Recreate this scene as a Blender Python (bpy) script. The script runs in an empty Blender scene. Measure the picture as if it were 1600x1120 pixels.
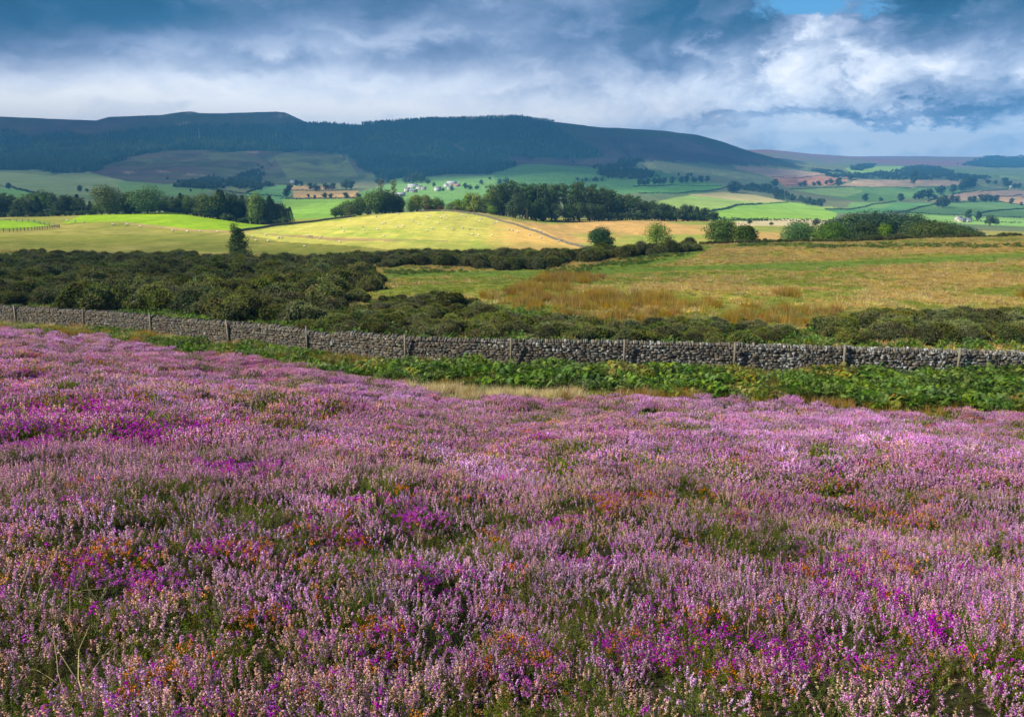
import bpy, math, random
import numpy as np
from mathutils import Vector, Matrix

random.seed(7)
RNG = np.random.default_rng(11)
S = bpy.context.scene
COL = S.collection
rad = math.radians

# ------------------------------------------------------------------ camera
F, CU, CV, TILT = 1300.0, 800.0, 560.0, rad(13.4)
cT, sT = math.cos(TILT), math.sin(TILT)
cam_d = bpy.data.cameras.new('camera')
cam_d.sensor_width = 36; cam_d.lens = F/1600*36
cam_d.clip_start = 0.05; cam_d.clip_end = 60000
cam = bpy.data.objects.new('camera', cam_d); COL.objects.link(cam)
cam.location = (0, 0, 0); cam.rotation_euler = (rad(90)-TILT, 0, 0)
S.camera = cam

# ------------------------------------------------------------------ light and exposure
SUN_EL, SUN_BACK = rad(37), rad(20)       # from the left, a little behind the camera
sun_vec = Vector((-math.cos(SUN_EL)*math.cos(SUN_BACK), -math.cos(SUN_EL)*math.sin(SUN_BACK), math.sin(SUN_EL)))
sd = bpy.data.lights.new('sun', 'SUN'); sd.energy = 5.0; sd.angle = rad(0.5); sd.color = (1.0, 0.91, 0.74)
sun = bpy.data.objects.new('sun', sd); COL.objects.link(sun)
sun.rotation_euler = sun_vec.to_track_quat('Z', 'Y').to_euler()
S.view_settings.view_transform = 'Standard'; S.view_settings.look = 'None'
S.view_settings.gamma = 1; S.view_settings.exposure = 0.65
S.render.engine = 'CYCLES'
S.cycles.max_bounces = 5; S.cycles.diffuse_bounces = 2; S.cycles.glossy_bounces = 1
S.cycles.transmission_bounces = 2; S.cycles.transparent_max_bounces = 8; S.cycles.volume_bounces = 0
S.cycles.use_denoising = True
S.cycles.caustics_reflective = False; S.cycles.caustics_refractive = False

# ------------------------------------------------------------------ node helpers
class NT:
    def __init__(s, tree):
        s.t = tree; s.n = tree.nodes; s.l = tree.links
    def node(s, typ, **kw):
        n = s.n.new(typ)
        for k, v in kw.items(): setattr(n, k, v)
        return n
    def put(s, sock, v):
        if isinstance(v, bpy.types.NodeSocket): s.l.new(v, sock)
        elif v is not None: sock.default_value = v
    def math(s, op, a, b=None, c=None, clamp=False):
        n = s.node('ShaderNodeMath', operation=op); n.use_clamp = clamp
        s.put(n.inputs[0], a)
        if b is not None: s.put(n.inputs[1], b)
        if c is not None: s.put(n.inputs[2], c)
        return n.outputs[0]
    def mix(s, f, a, b, mode='MIX'):
        n = s.node('ShaderNodeMix', data_type='RGBA', blend_type=mode)
        s.put(n.inputs[0], f); s.put(n.inputs[6], c4(a)); s.put(n.inputs[7], c4(b))
        return n.outputs[2]
    def noise(s, vec, scale, detail=3, rough=0.55, dist=0.0):
        n = s.node('ShaderNodeTexNoise'); n.inputs['Scale'].default_value = scale
        n.inputs['Detail'].default_value = detail; n.inputs['Roughness'].default_value = rough
        n.inputs['Distortion'].default_value = dist
        if vec is not None: s.l.new(vec, n.inputs['Vector'])
        return n.outputs['Fac']
    def ramp(s, f, stops, interp='LINEAR'):
        n = s.node('ShaderNodeValToRGB'); r = n.color_ramp; r.interpolation = interp
        while len(r.elements) < len(stops): r.elements.new(0.5)
        for e, (p, c) in zip(r.elements, stops):
            e.position = p; e.color = c4(c)
        s.l.new(f, n.inputs[0]); return n.outputs[0]
    def mr(s, v, a, b, c=0.0, d=1.0, smooth=True):
        n = s.node('ShaderNodeMapRange'); n.interpolation_type = 'SMOOTHSTEP' if smooth else 'LINEAR'
        s.put(n.inputs[0], v)
        for i, q in enumerate((a, b, c, d)): n.inputs[i+1].default_value = q
        return n.outputs[0]
def c4(c):
    if isinstance(c, bpy.types.NodeSocket) or c is None: return c
    if isinstance(c, (int, float)): return (c, c, c, 1)
    return tuple(c) + (1,) if len(c) == 3 else tuple(c)

# ------------------------------------------------------------------ sky
def photo_dir(u, v):
    x, up = (u-CU)/F, (CV-v)/F
    d = Vector((x, cT + sT*up, -sT + cT*up)); return d.normalized()
W = bpy.data.worlds.new('World'); S.world = W; W.use_nodes = True
W.cycles.sampling_method = 'MANUAL'; W.cycles.sample_map_resolution = 512
nt = NT(W.node_tree); nt.n.clear()
tc = nt.node('ShaderNodeTexCoord').outputs['Generated']
sep = nt.node('ShaderNodeSeparateXYZ'); nt.l.new(tc, sep.inputs[0])
X, Y_, Z = sep.outputs
sky = nt.node('ShaderNodeTexSky', sky_type='NISHITA'); sky.sun_disc = False
sky.sun_elevation = SUN_EL; sky.sun_rotation = rad(270) - SUN_BACK
mp = nt.node('ShaderNodeMapping'); mp.inputs['Scale'].default_value = (1, 1, 1.9); nt.l.new(tc, mp.inputs[0])
mp.inputs['Rotation'].default_value = (0, rad(-8), 0)
n1 = nt.noise(mp.outputs[0], 3.6, 4, 0.5, 0.3)
n2 = nt.noise(mp.outputs[0], 11.0, 7, 0.60, 0.25)
mp2 = nt.node('ShaderNodeMapping'); mp2.inputs['Scale'].default_value = (1, 1, 1.7); nt.l.new(tc, mp2.inputs[0])
n3 = nt.noise(mp2.outputs[0], 26.0, 8, 0.66, 0.15)
n4 = nt.noise(mp2.outputs[0], 75.0, 6, 0.65, 0.0)
# billows: soft cells with bright crests
vor = nt.node('ShaderNodeTexVoronoi'); vor.feature = 'SMOOTH_F1'; vor.inputs['Scale'].default_value = 17.0; vor.inputs['Smoothness'].default_value = .6
vor.inputs['Detail'].default_value = 3.0; vor.inputs['Roughness'].default_value = .6
vv = nt.node('ShaderNodeVectorMath', operation='ADD'); nt.l.new(mp2.outputs[0], vv.inputs[0])
cv = nt.node('ShaderNodeCombineXYZ'); q_ = nt.math('MULTIPLY', nt.math('SUBTRACT', n2, .5), .12)
nt.l.new(q_, cv.inputs[0]); nt.l.new(q_, cv.inputs[2]); nt.l.new(cv.outputs[0], vv.inputs[1]); nt.l.new(vv.outputs[0], vor.inputs['Vector'])
bil = nt.math('SUBTRACT', .54, vor.outputs['Distance'])
wob = nt.math('MULTIPLY', nt.math('SUBTRACT', n2, 0.5), 0.16)
wob3 = nt.math('ADD', nt.math('MULTIPLY', wob, .6), nt.math('MULTIPLY', nt.math('SUBTRACT', n3, 0.5), 0.06))
Xw = nt.math('ADD', X, wob); Zw = nt.math('ADD', Z, nt.math('MULTIPLY', wob, 0.55))
def blob(u, v, ru, rv, amp, xs=None, zs=None, hard=0.0):
    c = photo_dir(u, v)
    ax = nt.math('DIVIDE', nt.math('SUBTRACT', xs or Xw, c.x), ru/1450.0)
    az = nt.math('DIVIDE', nt.math('SUBTRACT', zs or Zw, c.z), rv/1350.0)
    r = nt.math('SQRT', nt.math('ADD', nt.math('MULTIPLY', ax, ax), nt.math('MULTIPLY', az, az)))
    return nt.mr(r, hard, 1.0, amp, 0.0)
def total(lst):
    t = lst[0]
    for q in lst[1:]: t = nt.math('ADD', t, q)
    return t
base = nt.mr(Z, 0.035, 0.165, 1.0, 0.42)
X3 = nt.math('ADD', X, wob3); Z3 = nt.math('ADD', Z, wob3)
lay = total([base,
    blob(30, 10, 430, 130, -0.36), blob(280, 10, 420, 70, -0.22), blob(0, 75, 190, 60, -0.15),
    blob(560, 45, 300, 40, 0.16), blob(360, 70, 260, 40, 0.10),
    blob(650, 8, 280, 50, -0.22), blob(150, 120, 330, 50, 0.12), blob(330, 165, 560, 24, 0.12),
    blob(400, 100, 150, 24, -0.18), blob(880, 75, 300, 70, -0.16), blob(640, 90, 170, 40, -.16), blob(200, 60, 160, 24, .12), blob(860, 150, 260, 20, -.06),
    blob(1080, 40, 170, 100, -0.30), blob(1010, 130, 260, 40, 0.04), blob(800, 190, 360, 22, 0.10),
    blob(1450, 20, 240, 60, -0.26), blob(1400, 150, 330, 40, -0.12), blob(1570, 150, 150, 50, -0.22),
    blob(1300, 183, 320, 20, -0.28, Xw, Z3), blob(1520, 178, 230, 22, -0.26, Xw, Z3), blob(1080, 185, 160, 16, -0.16), blob(1020, 110, 90, 30, -0.12),
    blob(1350, 218, 420, 20, 0.20), blob(1500, 205, 200, 14, 0.10), blob(1100, 58, 45, 28, 0.34),
    blob(1238, 75, 55, 75, 0.30, X3, Z3, .2), blob(1305, 42, 85, 40, 0.34, X3, Z3, .2), blob(1400, 105, 130, 50, 0.10, X3, Z3), blob(1330, 95, 120, 60, 0.16, X3, Z3), blob(1520, 75, 60, 26, 0.14)])
val = nt.math('ADD', lay, nt.math('MULTIPLY', nt.math('SUBTRACT', n1, 0.5), 0.30))
val = nt.math('ADD', val, nt.math('MULTIPLY', nt.math('SUBTRACT', n2, 0.5), 0.34))
val = nt.math('ADD', val, nt.math('MULTIPLY', nt.math('SUBTRACT', n3, 0.5), 0.19))
val = nt.math('ADD', val, nt.math('MULTIPLY', nt.math('SUBTRACT', n4, 0.5), 0.05))
val = nt.math('ADD', val, nt.math('MULTIPLY', bil, nt.mr(X, -0.1, 0.35, 0.10, 0.36)))
val = nt.math('ADD', nt.math('MULTIPLY', val, .78), .19)
ccol = nt.ramp(val, [(0.0, (.010, .06, .13)), (0.17, (.022, .095, .19)), (0.34, (.085, .155, .28)), (0.50, (.19, .265, .42)), (0.64, (.36, .43, .58)), (0.79, (.64, .70, .81)), (0.96, (.90, .91, .93))])
# the gap of clear sky beside the cumulus
gap = total([blob(1255, -5, 80, 48, 1.0, X3, Z3, 0.3), blob(1330, -35, 110, 48, 1.0, X3, Z3, 0.3), blob(1380, 8, 50, 13, 0.6, X3, Z3)])
gapf = nt.mr(gap, 0.10, 0.95)
vivid = nt.mix(1.0, sky.outputs[0], (0.55, 0.95, 1.25), 'MULTIPLY')
nb = nt.node('ShaderNodeVectorMath', operation='SCALE'); nt.l.new(ccol, nb.inputs[0]); nb.inputs['Scale'].default_value = 10.0
skyc = nt.mix(gapf, nb.outputs[0], nt.mix(0.75, vivid, (.75, 2.7, 5.2)))
# below the horizon: dull ground tone
dn = nt.mr(Z, -0.08, -0.02)
skyc = nt.mix(dn, (0.8, 1.0, 0.9), skyc)
bg = nt.node('ShaderNodeBackground'); bg.inputs['Strength'].default_value = 0.09
nt.l.new(skyc, bg.inputs[0])
wo = nt.node('ShaderNodeOutputWorld'); nt.l.new(bg.outputs[0], wo.inputs[0])

# ------------------------------------------------------------------ noise in numpy
def _hash(ix, iy, seed):
    n = (ix.astype(np.int64)*374761393 + iy.astype(np.int64)*668265263 + seed*1442695041) & 0xffffffff
    n = ((n ^ (n >> 13))*1274126177) & 0xffffffff
    return ((n ^ (n >> 16)) & 0xffff)/65535.0
def vnoise(x, y, seed=0):
    x = np.asarray(x, float); y = np.asarray(y, float)
    ix = np.floor(x); iy = np.floor(y); fx = x-ix; fy = y-iy
    fx = fx*fx*(3-2*fx); fy = fy*fy*(3-2*fy)
    a = _hash(ix, iy, seed); b = _hash(ix+1, iy, seed); c = _hash(ix, iy+1, seed); d = _hash(ix+1, iy+1, seed)
    return (a*(1-fx)+b*fx)*(1-fy)+(c*(1-fx)+d*fx)*fy
def fbm(x, y, seed=0, oct=4):
    t = 0; a = 0.5; n = 0
    for k in range(oct):
        t = t + a*vnoise(x*2**k+17*k, y*2**k-9*k, seed+k); n += a; a *= 0.5
    return t/n

# ------------------------------------------------------------------ the land
def g_of_v(v):
    up = (CV-v)/F
    return (-sT + cT*up)/(cT + sT*up)
def s_of(u, v):
    return ((u-CU)/F)/(cT + sT*(CV-v)/F)
def v_of_g(g):
    d = math.atan(-g); return CV + F*math.tan(d-TILT)
# ring at depth Y: stations (photo column, photo row or (if negative) height)
RINGS = [
 (0,    [(-500,-1.95),(2100,-1.95)]),
 (15,   [(-500,-4.3),(0,-4.43),(400,-4.9),(800,-5.43),(1600,-5.67),(2100,-5.8)]),
 (29.5, [(-500,-6.5),(0,-6.8),(300,-7.6),(600,-8.45),(800,-8.8),(1100,-8.95),(1600,-9.15),(2100,-9.3)]),
 (37,   [(-500,-7.7),(0,-8.1),(300,-9.0),(600,-9.25),(800,-9.2),(1100,-9.36),(1600,-9.66),(2100,-9.9)]),
 (45,   [(-500,-8.8),(0,-9.4),(300,-9.7),(600,-9.6),(800,-9.5),(1100,-9.7),(1600,-10),(2100,-10.2)]),
 (53,   [(-500,-10),(0,-10.4),(300,-10.3),(600,-10),(800,-9.9),(1100,-10),(1600,-10.3),(2100,-10.5)]),
 (70,   [(-500,-11.6),(0,-11.7),(300,-11.6),(600,-11.0),(800,-10.8),(1000,-10.8),(1300,-11),(1600,-11.2),(2100,-11.2)]),
 (110,  [(-500,432),(0,432),(300,430),(600,428),(800,424),(1000,418),(1300,414),(1600,408),(2100,400)]),
 (150,  [(-500,412),(0,412),(300,410),(600,408),(800,404),(1000,394),(1200,386),(1400,384),(1600,377),(2100,370)]),
 (172,  [(-500,403),(0,403),(300,404),(600,404),(800,398),(900,394),(1000,388),(1100,382),(1200,379),(1350,377),(1450,374),(1600,371),(2100,365)]),
 (190,  [(-500,392),(0,392),(300,398),(600,400),(800,395),(900,392),(1000,389),(1100,384),(1200,382),(1400,382),(1600,378),(2100,372)]),
 (230,  [(-500,374),(0,374),(300,384),(450,392),(650,391),(800,390),(900,392),(1000,388),(1100,384),(1200,386),(1400,390),(1600,390),(2100,390)]),
 (300,  [(-500,354),(0,354),(300,362),(450,366),(650,365),(800,369),(900,377),(1000,374),(1100,370),(1200,374),(1400,385),(1600,386),(2100,386)]),
 (340,  [(-500,346),(0,347),(200,344),(300,349),(400,356),(450,355),(600,351),(690,348),(800,357),(900,366),(1000,362),(1100,361),(1200,364),(1400,378),(1600,380),(2100,380)]),
 (400,  [(-500,338),(0,341),(130,337),(270,333),(400,352),(480,347),(560,338),(690,330.5),(760,335),(830,347),(900,354),(1000,351),(1100,353),(1200,358),(1400,372),(1600,374),(2100,374)]),
 (460,  [(-500,336),(0,338),(270,334),(400,349),(560,339),(690,333),(800,340),(850,345),(1000,344),(1100,346),(1200,353),(1400,364),(1600,368),(2100,368)]),
 (550,  [(-500,336),(0,338),(300,336),(450,338),(600,335),(700,334),(800,340),(900,343),(1100,343),(1200,350),(1300,353),(1600,362),(2100,362)]),
 (750,  [(-500,315),(0,315),(300,317),(450,326),(600,320),(800,324),(1000,328),(1100,340),(1250,345),(1600,355),(2100,355)]),
 (1000, [(-500,300),(0,302),(300,303),(450,311),(600,306),(800,310),(1000,314),(1100,326),(1250,334),(1400,340),(1600,347),(2100,347)]),
 (1300, [(-500,290),(0,291),(300,294),(450,301),(600,298),(700,294),(800,296),(1000,301),(1100,311),(1250,319),(1400,326),(1600,333),(2100,333)]),
 (1700, [(-500,274),(0,275),(150,283),(300,286),(450,289),(600,287),(800,280),(900,276),(1000,286),(1100,294),(1250,302),(1400,309),(1600,316),(2100,316)]),
 (2200, [(-500,258),(0,259),(150,262),(300,260),(450,263),(550,270),(650,272),(750,268),(850,261),(950,265),(1050,273),(1150,280),(1250,288),(1400,293),(1600,300),(2100,300)]),
 (2800, [(-500,232),(0,232),(150,235),(300,228),(450,232),(600,240),(750,243),(850,246),(950,249),(1050,256),(1150,263),(1250,271),(1400,277),(1600,283),(2100,283)]),
 (3400, [(-500,188),(-200,184),(0,182),(75,186),(150,189),(170,183),(250,180),(285,175.5),(300,175),(312,177.5),(340,177),(436,175),(446,176.5),(480,192),(520,193),(565,195),(572,193),(650,190),(740,185),(810,184),(870,191),(940,199),(1040,205),(1090,211),(1130,222),(1180,239),(1250,257),(1400,265),(1600,270),(2100,272)]),
 (4200, [(-500,205),(0,202),(400,200),(800,205),(1000,225),(1100,238),(1180,245),(1220,248),(1300,256),(1600,263),(2100,263)]),
 (5000, [(-500,215),(0,215),(800,220),(1100,240),(1170,234),(1210,234),(1260,240),(1320,244),(1400,250),(1500,252),(1600,251),(2100,251)]),
 (5800, [(-500,225),(0,225),(1100,240),(1180,246),(1280,250),(1400,248.5),(1500,247),(1550,244.5),(1600,244),(2100,240)]),
 (6600, [(-500,228),(0,228),(1150,243),(1250,246.5),(1290,245),(1400,244),(1520,245.5),(1600,247),(2100,246)]),
 (12500,[(-500,252),(2100,252)]),
]
SG = np.linspace(-1.1, 1.1, 1101)
RY = np.array([r[0] for r in RINGS], float)
RZ = []
for Yr, st in RINGS:
    ss, zz = [], []
    for u, q in st:
        if q < 0: z = q; v = v_of_g(q/Yr) if Yr > 5 else 700
        else: v = q; z = Yr*g_of_v(v)
        ss.append(s_of(u, v)); zz.append(z)
    row = np.interp(SG, ss, zz)
    k = 3 if Yr == 3400 else 25
    w = np.hanning(k+2)[1:-1]; w /= w.sum()
    row = np.convolve(np.pad(row, k//2, mode='edge'), w, 'valid')
    RZ.append(row)
RZ = np.array(RZ)
TG = np.linspace(math.log(5), math.log(12500+5), 2400)
def pchip(xk, yk, x):
    h = np.diff(xk)[:, None]; d = np.diff(yk, axis=0)/h
    m = np.zeros_like(yk)
    w1 = 2*h[1:]+h[:-1]; w2 = h[1:]+2*h[:-1]
    same = d[1:]*d[:-1] > 0
    with np.errstate(divide='ignore', invalid='ignore'):
        hm = (w1+w2)/(w1/d[:-1]+w2/d[1:])
    m[1:-1] = np.where(same, hm, 0); m[0] = d[0]; m[-1] = d[-1]
    i = np.clip(np.searchsorted(xk, x)-1, 0, len(xk)-2)
    hh = (xk[i+1]-xk[i])[:, None]; t = ((x-xk[i])/(xk[i+1]-xk[i]))[:, None]
    return ((1+2*t)*(1-t)**2*yk[i] + t*(1-t)**2*hh*m[i] + t*t*(3-2*t)*yk[i+1] + t*t*(t-1)*hh*m[i+1])
TABLE = pchip(RY, RZ, np.exp(TG)-5)
def hgt(x, y, rough=True):
    x = np.asarray(x, float); y = np.asarray(y, float)
    yc = np.clip(y, 0, 12400); s = np.clip(x/np.maximum(y, 1.0), -1.09, 1.09)
    ti = (np.log(yc+5)-TG[0])/(TG[1]-TG[0]); si = (s-SG[0])/(SG[1]-SG[0])
    i = np.clip(ti.astype(int), 0, len(TG)-2); j = np.clip(si.astype(int), 0, len(SG)-2)
    a = ti-i; b = si-j
    z = (TABLE[i, j]*(1-a)*(1-b)+TABLE[i+1, j]*a*(1-b)+TABLE[i, j+1]*(1-a)*b+TABLE[i+1, j+1]*a*b)
    z = z + np.clip(-y, 0, 60)*0.2
    if rough:
        r = np.hypot(x, y)
        near = np.clip((60-r)/30, 0, 1)
        z = z + near*(0.75*(fbm(x/2.3, y/2.3, 3, 3)-0.5)) + np.clip(r/60, 0, 1)*np.clip((1500-r)/800, 0, 1)*0.9*(fbm(x/22, y/22, 5, 3)-0.5)
        z = z + np.clip((r-450)/900, 0, 1)*9*(fbm(x/210, y/210, 8, 4)-0.5)*np.clip((4200-r)/1500, 0.35, 1)
        z = z + np.clip((r-1900)/800, 0, 1)*(9*(fbm(x/70, y/70, 9, 3)-0.5)-16*np.clip(.10-np.abs(vnoise(x/190+.5*vnoise(x/80, y/80, 12), y/700, 13)-.5), 0, .1)/.1)*np.clip((3330-y)/350, 0.12, 1)
    return z
def proj(x, y, z):
    f = y*cT - z*sT; up = y*sT + z*cT
    f = np.where(f < 0.01, 0.01, f)
    return CU + F*x/f, CV - F*up/f
YM = np.exp(np.linspace(math.log(1.5), math.log(12000), 2600))
def at(u, v, ymin=1.5):
    """the point of the land that the photograph shows at (u, v)"""
    g = g_of_v(v); s = s_of(u, v)
    ys = YM[YM >= ymin]
    z = hgt(s*ys, ys)
    hit = np.nonzero(z >= g*ys)[0]
    if len(hit) == 0:
        k = int(np.argmax(z/ys - g)); y = ys[k]
    else: y = ys[hit[0]]
    return Vector((s*y, y, float(hgt(s*y, y))))
def col_at(u, Y, v=300):
    s = s_of(u, v); return Vector((s*Y, Y, float(hgt(s*Y, Y))))

# ------------------------------------------------------------------ mesh helpers
def quick_mesh(name, V, faces, mats=(), col=None, smooth=False):
    """V (n,3); faces: list of (m,k) int arrays; col: per-vertex (n,3)"""
    me = bpy.data.meshes.new(name)
    faces = [np.asarray(f, np.int32) for f in faces if len(f)]
    V = np.asarray(V, np.float32)
    me.vertices.add(len(V)); me.vertices.foreach_set('co', V.ravel())
    nl = sum(f.size for f in faces); nf = sum(len(f) for f in faces)
    me.loops.add(nl); me.polygons.add(nf)
    me.loops.foreach_set('vertex_index', np.concatenate([f.ravel() for f in faces]))
    tot = np.concatenate([np.full(len(f), f.shape[1], np.int32) for f in faces])
    st = np.concatenate([[0], np.cumsum(tot)[:-1]]).astype(np.int32)
    me.polygons.foreach_set('loop_start', st)
    try: me.polygons.foreach_set('loop_total', tot)
    except Exception: pass
    if smooth: me.polygons.foreach_set('use_smooth', np.ones(nf, bool))
    if col is not None:
        ca = me.color_attributes.new('Col', 'FLOAT_COLOR', 'POINT')
        c = np.ones((len(V), 4), np.float32); c[:, :3] = col
        ca.data.foreach_set('color', c.ravel())
    for m in mats: me.materials.append(m)
    me.update(calc_edges=True); me.validate()
    return me
class MB:
    """collects shapes into one mesh"""
    def __init__(s): s.V = []; s.Q = []; s.T = []; s.C = []; s.n = 0
    def add(s, V, Q=None, T=None, C=(.5, .5, .5)):
        V = np.asarray(V, float).reshape(-1, 3)
        s.V.append(V)
        if Q is not None and len(Q): s.Q.append(np.asarray(Q, int).reshape(-1, 4)+s.n)
        if T is not None and len(T): s.T.append(np.asarray(T, int).reshape(-1, 3)+s.n)
        C = np.asarray(C, float)
        s.C.append(np.broadcast_to(C, (len(V), 3)) if C.ndim == 1 else C)
        s.n += len(V)
    def box(s, c, size, rot=None, C=(.5,.5,.5), jit=0.0):
        b = np.array([[-1,-1,-1],[1,-1,-1],[1,1,-1],[-1,1,-1],[-1,-1,1],[1,-1,1],[1,1,1],[-1,1,1]], float)/2*np.asarray(size, float)
        if jit: b = b + RNG.uniform(-jit, jit, b.shape)
        if rot is not None: b = b @ np.asarray(rot, float).T
        s.add(b+np.asarray(c, float), [[0,3,2,1],[4,5,6,7],[0,1,5,4],[1,2,6,5],[2,3,7,6],[3,0,4,7]], C=C)
    def tube(s, pts, radii, n=6, C=(.2,.15,.1)):
        pts = [Vector(p) for p in pts]; V = []; Q = []
        for i, (p, r) in enumerate(zip(pts, radii)):
            d = (pts[min(i+1, len(pts)-1)]-pts[max(i-1, 0)]).normalized()
            a = d.orthogonal().normalized() if abs(d.z) < 0.9 else Vector((1, 0, 0)); a = (a - d*a.dot(d)).normalized(); b = d.cross(a)
            for k in range(n):
                t = 2*math.pi*k/n; V.append(p + (a*math.cos(t)+b*math.sin(t))*r)
            if i:
                for k in range(n):
                    Q.append([(i-1)*n+k, (i-1)*n+(k+1) % n, i*n+(k+1) % n, i*n+k])
        s.add([tuple(v) for v in V], Q, C=C)
    def mesh(s, name, mats, smooth=False):
        return quick_mesh(name, np.concatenate(s.V), [np.concatenate(x) for x in (s.Q, s.T) if x], mats, np.concatenate(s.C), smooth)
def link(name, me, parent=None, loc=None, rot=None, scale=None):
    o = bpy.data.objects.new(name, me); COL.objects.link(o)
    if parent is not None: o.parent = parent
    if loc is not None: o.location = loc
    if rot is not None: o.rotation_euler = rot
    if scale is not None: o.scale = scale if not isinstance(scale, (int, float)) else (scale,)*3
    return o
def tag(o, label=None, cat=None, group=None, kind=None):
    if label: o['label'] = label
    if cat: o['category'] = cat
    if group: o['group'] = group
    if kind: o['kind'] = kind
    return o

# ------------------------------------------------------------------ materials
def mat(name): 
    m = bpy.data.materials.new(name); m.use_nodes = True; m.node_tree.nodes.clear()
    return m, NT(m.node_tree)
def finish(nt, shader):
    o = nt.node('ShaderNodeOutputMaterial'); nt.l.new(shader, o.inputs[0])
def bsdf(nt, col, rough=0.85, spec=0.2, bump=None, bstr=0.4, bdist=0.02, metal=0.0):
    b = nt.node('ShaderNodeBsdfPrincipled'); nt.put(b.inputs['Base Color'], c4(col)); nt.put(b.inputs['Roughness'], rough)
    b.inputs['Specular IOR Level'].default_value = spec; b.inputs['Metallic'].default_value = metal
    if bump is not None:
        bn = nt.node('ShaderNodeBump'); bn.inputs['Strength'].default_value = bstr; bn.inputs['Distance'].default_value = bdist
        nt.l.new(bump, bn.inputs['Height']); nt.l.new(bn.outputs[0], b.inputs['Normal'])
    return b.outputs[0]
def leaf_mat(name, trans=0.3, hue=0.03, val=0.35, sat=0.2, rough=0.6, spec=0.25, gain=1.0):
    m, nt = mat(name)
    a = nt.node('ShaderNodeAttribute', attribute_name='Col')
    oi = nt.node('ShaderNodeObjectInfo').outputs['Random']
    pos = nt.node('ShaderNodeNewGeometry').outputs['Position']
    nz = nt.noise(pos, 0.35, 3, 0.6)
    h = nt.node('ShaderNodeHueSaturation')
    nt.put(h.inputs['Hue'], nt.math('ADD', nt.mr(oi, 0, 1, 0.5-hue, 0.5+hue, False), nt.mr(nz, 0.3, 0.7, -hue*.5, hue*.5, False)))
    r2 = nt.math('FRACT', nt.math('MULTIPLY', oi, 7.31))
    nt.put(h.inputs['Value'], nt.math('MULTIPLY', nt.mr(r2, 0, 1, (1-val)*gain, (1+val)*gain, False), nt.mr(nz, 0.3, 0.7, 0.85, 1.15, False)))
    r3 = nt.math('FRACT', nt.math('MULTIPLY', oi, 13.7))
    nt.put(h.inputs['Saturation'], nt.mr(r3, 0, 1, 1-sat, 1+sat, False))
    nt.l.new(a.outputs['Color'], h.inputs['Color'])
    b = bsdf(nt, h.outputs[0], rough, spec)
    if trans > 0:
        tr = nt.node('ShaderNodeBsdfTranslucent'); nt.l.new(h.outputs[0], tr.inputs[0])
        mx = nt.node('ShaderNodeMixShader'); mx.inputs[0].default_value = trans
        nt.l.new(b, mx.inputs[1]); nt.l.new(tr.outputs[0], mx.inputs[2]); b = mx.outputs[0]
    finish(nt, b); return m
M_HEATH = leaf_mat('heather_flowers_and_leaves', 0.35, 0.012, 0.22, 0.15, 0.7, 0.12, 1.15)
M_LEAF = leaf_mat('tree_leaves', 0.25, 0.02, 0.3, 0.15, 0.6, 0.12)
M_NEEDLE = leaf_mat('conifer_needles', 0.12, 0.015, 0.25, 0.1, 0.6, 0.1)
M_GORSE = leaf_mat('gorse_spines', 0.12, 0.02, 0.35, 0.2, 0.65, 0.08, 1.22)
M_BRACK = leaf_mat('bracken_fronds', 0.35, 0.02, 0.25, 0.15, 0.6, 0.1, 1.15)
M_GRASS = leaf_mat('grass_blades', 0.35, 0.02, 0.25, 0.15, 0.65, 0.2)
def bark_mat():
    m, nt = mat('bark'); p = nt.node('ShaderNodeTexCoord').outputs['Object']
    n = nt.noise(p, 9, 4, 0.6)
    finish(nt, bsdf(nt, nt.ramp(n, [(0.3, (.06, .045, .03)), (0.7, (.20, .15, .11))]), 0.9, 0.1, n)); return m
M_BARK = bark_mat()
def stone_mat():
    m, nt = mat('weathered_sandstone')
    a = nt.node('ShaderNodeAttribute', attribute_name='Col').outputs['Color']
    p = nt.node('ShaderNodeNewGeometry').outputs['Position']
    n = nt.noise(p, 7, 5, 0.65); c = nt.mix(0.65, a, nt.ramp(n, [(0.3, (.35,.35,.35)), (0.7, (1.35,1.3,1.2))]), 'MULTIPLY')
    big = nt.noise(p, 0.9, 2); li = nt.noise(p, 5.0, 4, 0.7)
    sx = nt.node('ShaderNodeSeparateXYZ'); nt.l.new(p, sx.inputs[0])
    more = nt.mr(sx.outputs[0], -35, 20, -0.09, 0.045, False)
    lf = nt.mr(nt.math('ADD', nt.math('ADD', li, nt.math('MULTIPLY', big, 0.25)), more), 0.70, 0.78)
    c = nt.mix(nt.math('MULTIPLY', lf, .8), c, (.44, .46, .47))
    ms = nt.noise(p, 2.2, 3); c = nt.mix(nt.mr(ms, 0.60, 0.72, 0, 0.6), c, (.09, .11, .04))
    finish(nt, bsdf(nt, c, 0.92, 0.15, n, 0.7, 0.03)); return m
M_STONE = stone_mat()
def wood_mat():
    m, nt = mat('weathered_fence_wood'); tcn = nt.node('ShaderNodeTexCoord').outputs['Object']
    mpp = nt.node('ShaderNodeMapping'); mpp.inputs['Scale'].default_value = (14, 14, 1.5); nt.l.new(tcn, mpp.inputs[0])
    n = nt.noise(mpp.outputs[0], 2, 4)
    finish(nt, bsdf(nt, nt.ramp(n, [(0.3, (.11,.095,.075)), (0.75, (.28,.25,.20))]), 0.85, 0.15, n)); return m
M_WOOD = wood_mat()
def plain_mat(name, c, rough=0.8, var=0.25, scale=1.2, spec=0.2):
    m, nt = mat(name); p = nt.node('ShaderNodeTexCoord').outputs['Object']
    n = nt.noise(p, scale, 4, 0.6)
    lo = tuple(q*(1-var) for q in c); hi = tuple(min(1, q*(1+var)) for q in c)
    finish(nt, bsdf(nt, nt.ramp(n, [(0.3, lo), (0.7, hi)]), rough, spec)); return m

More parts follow.
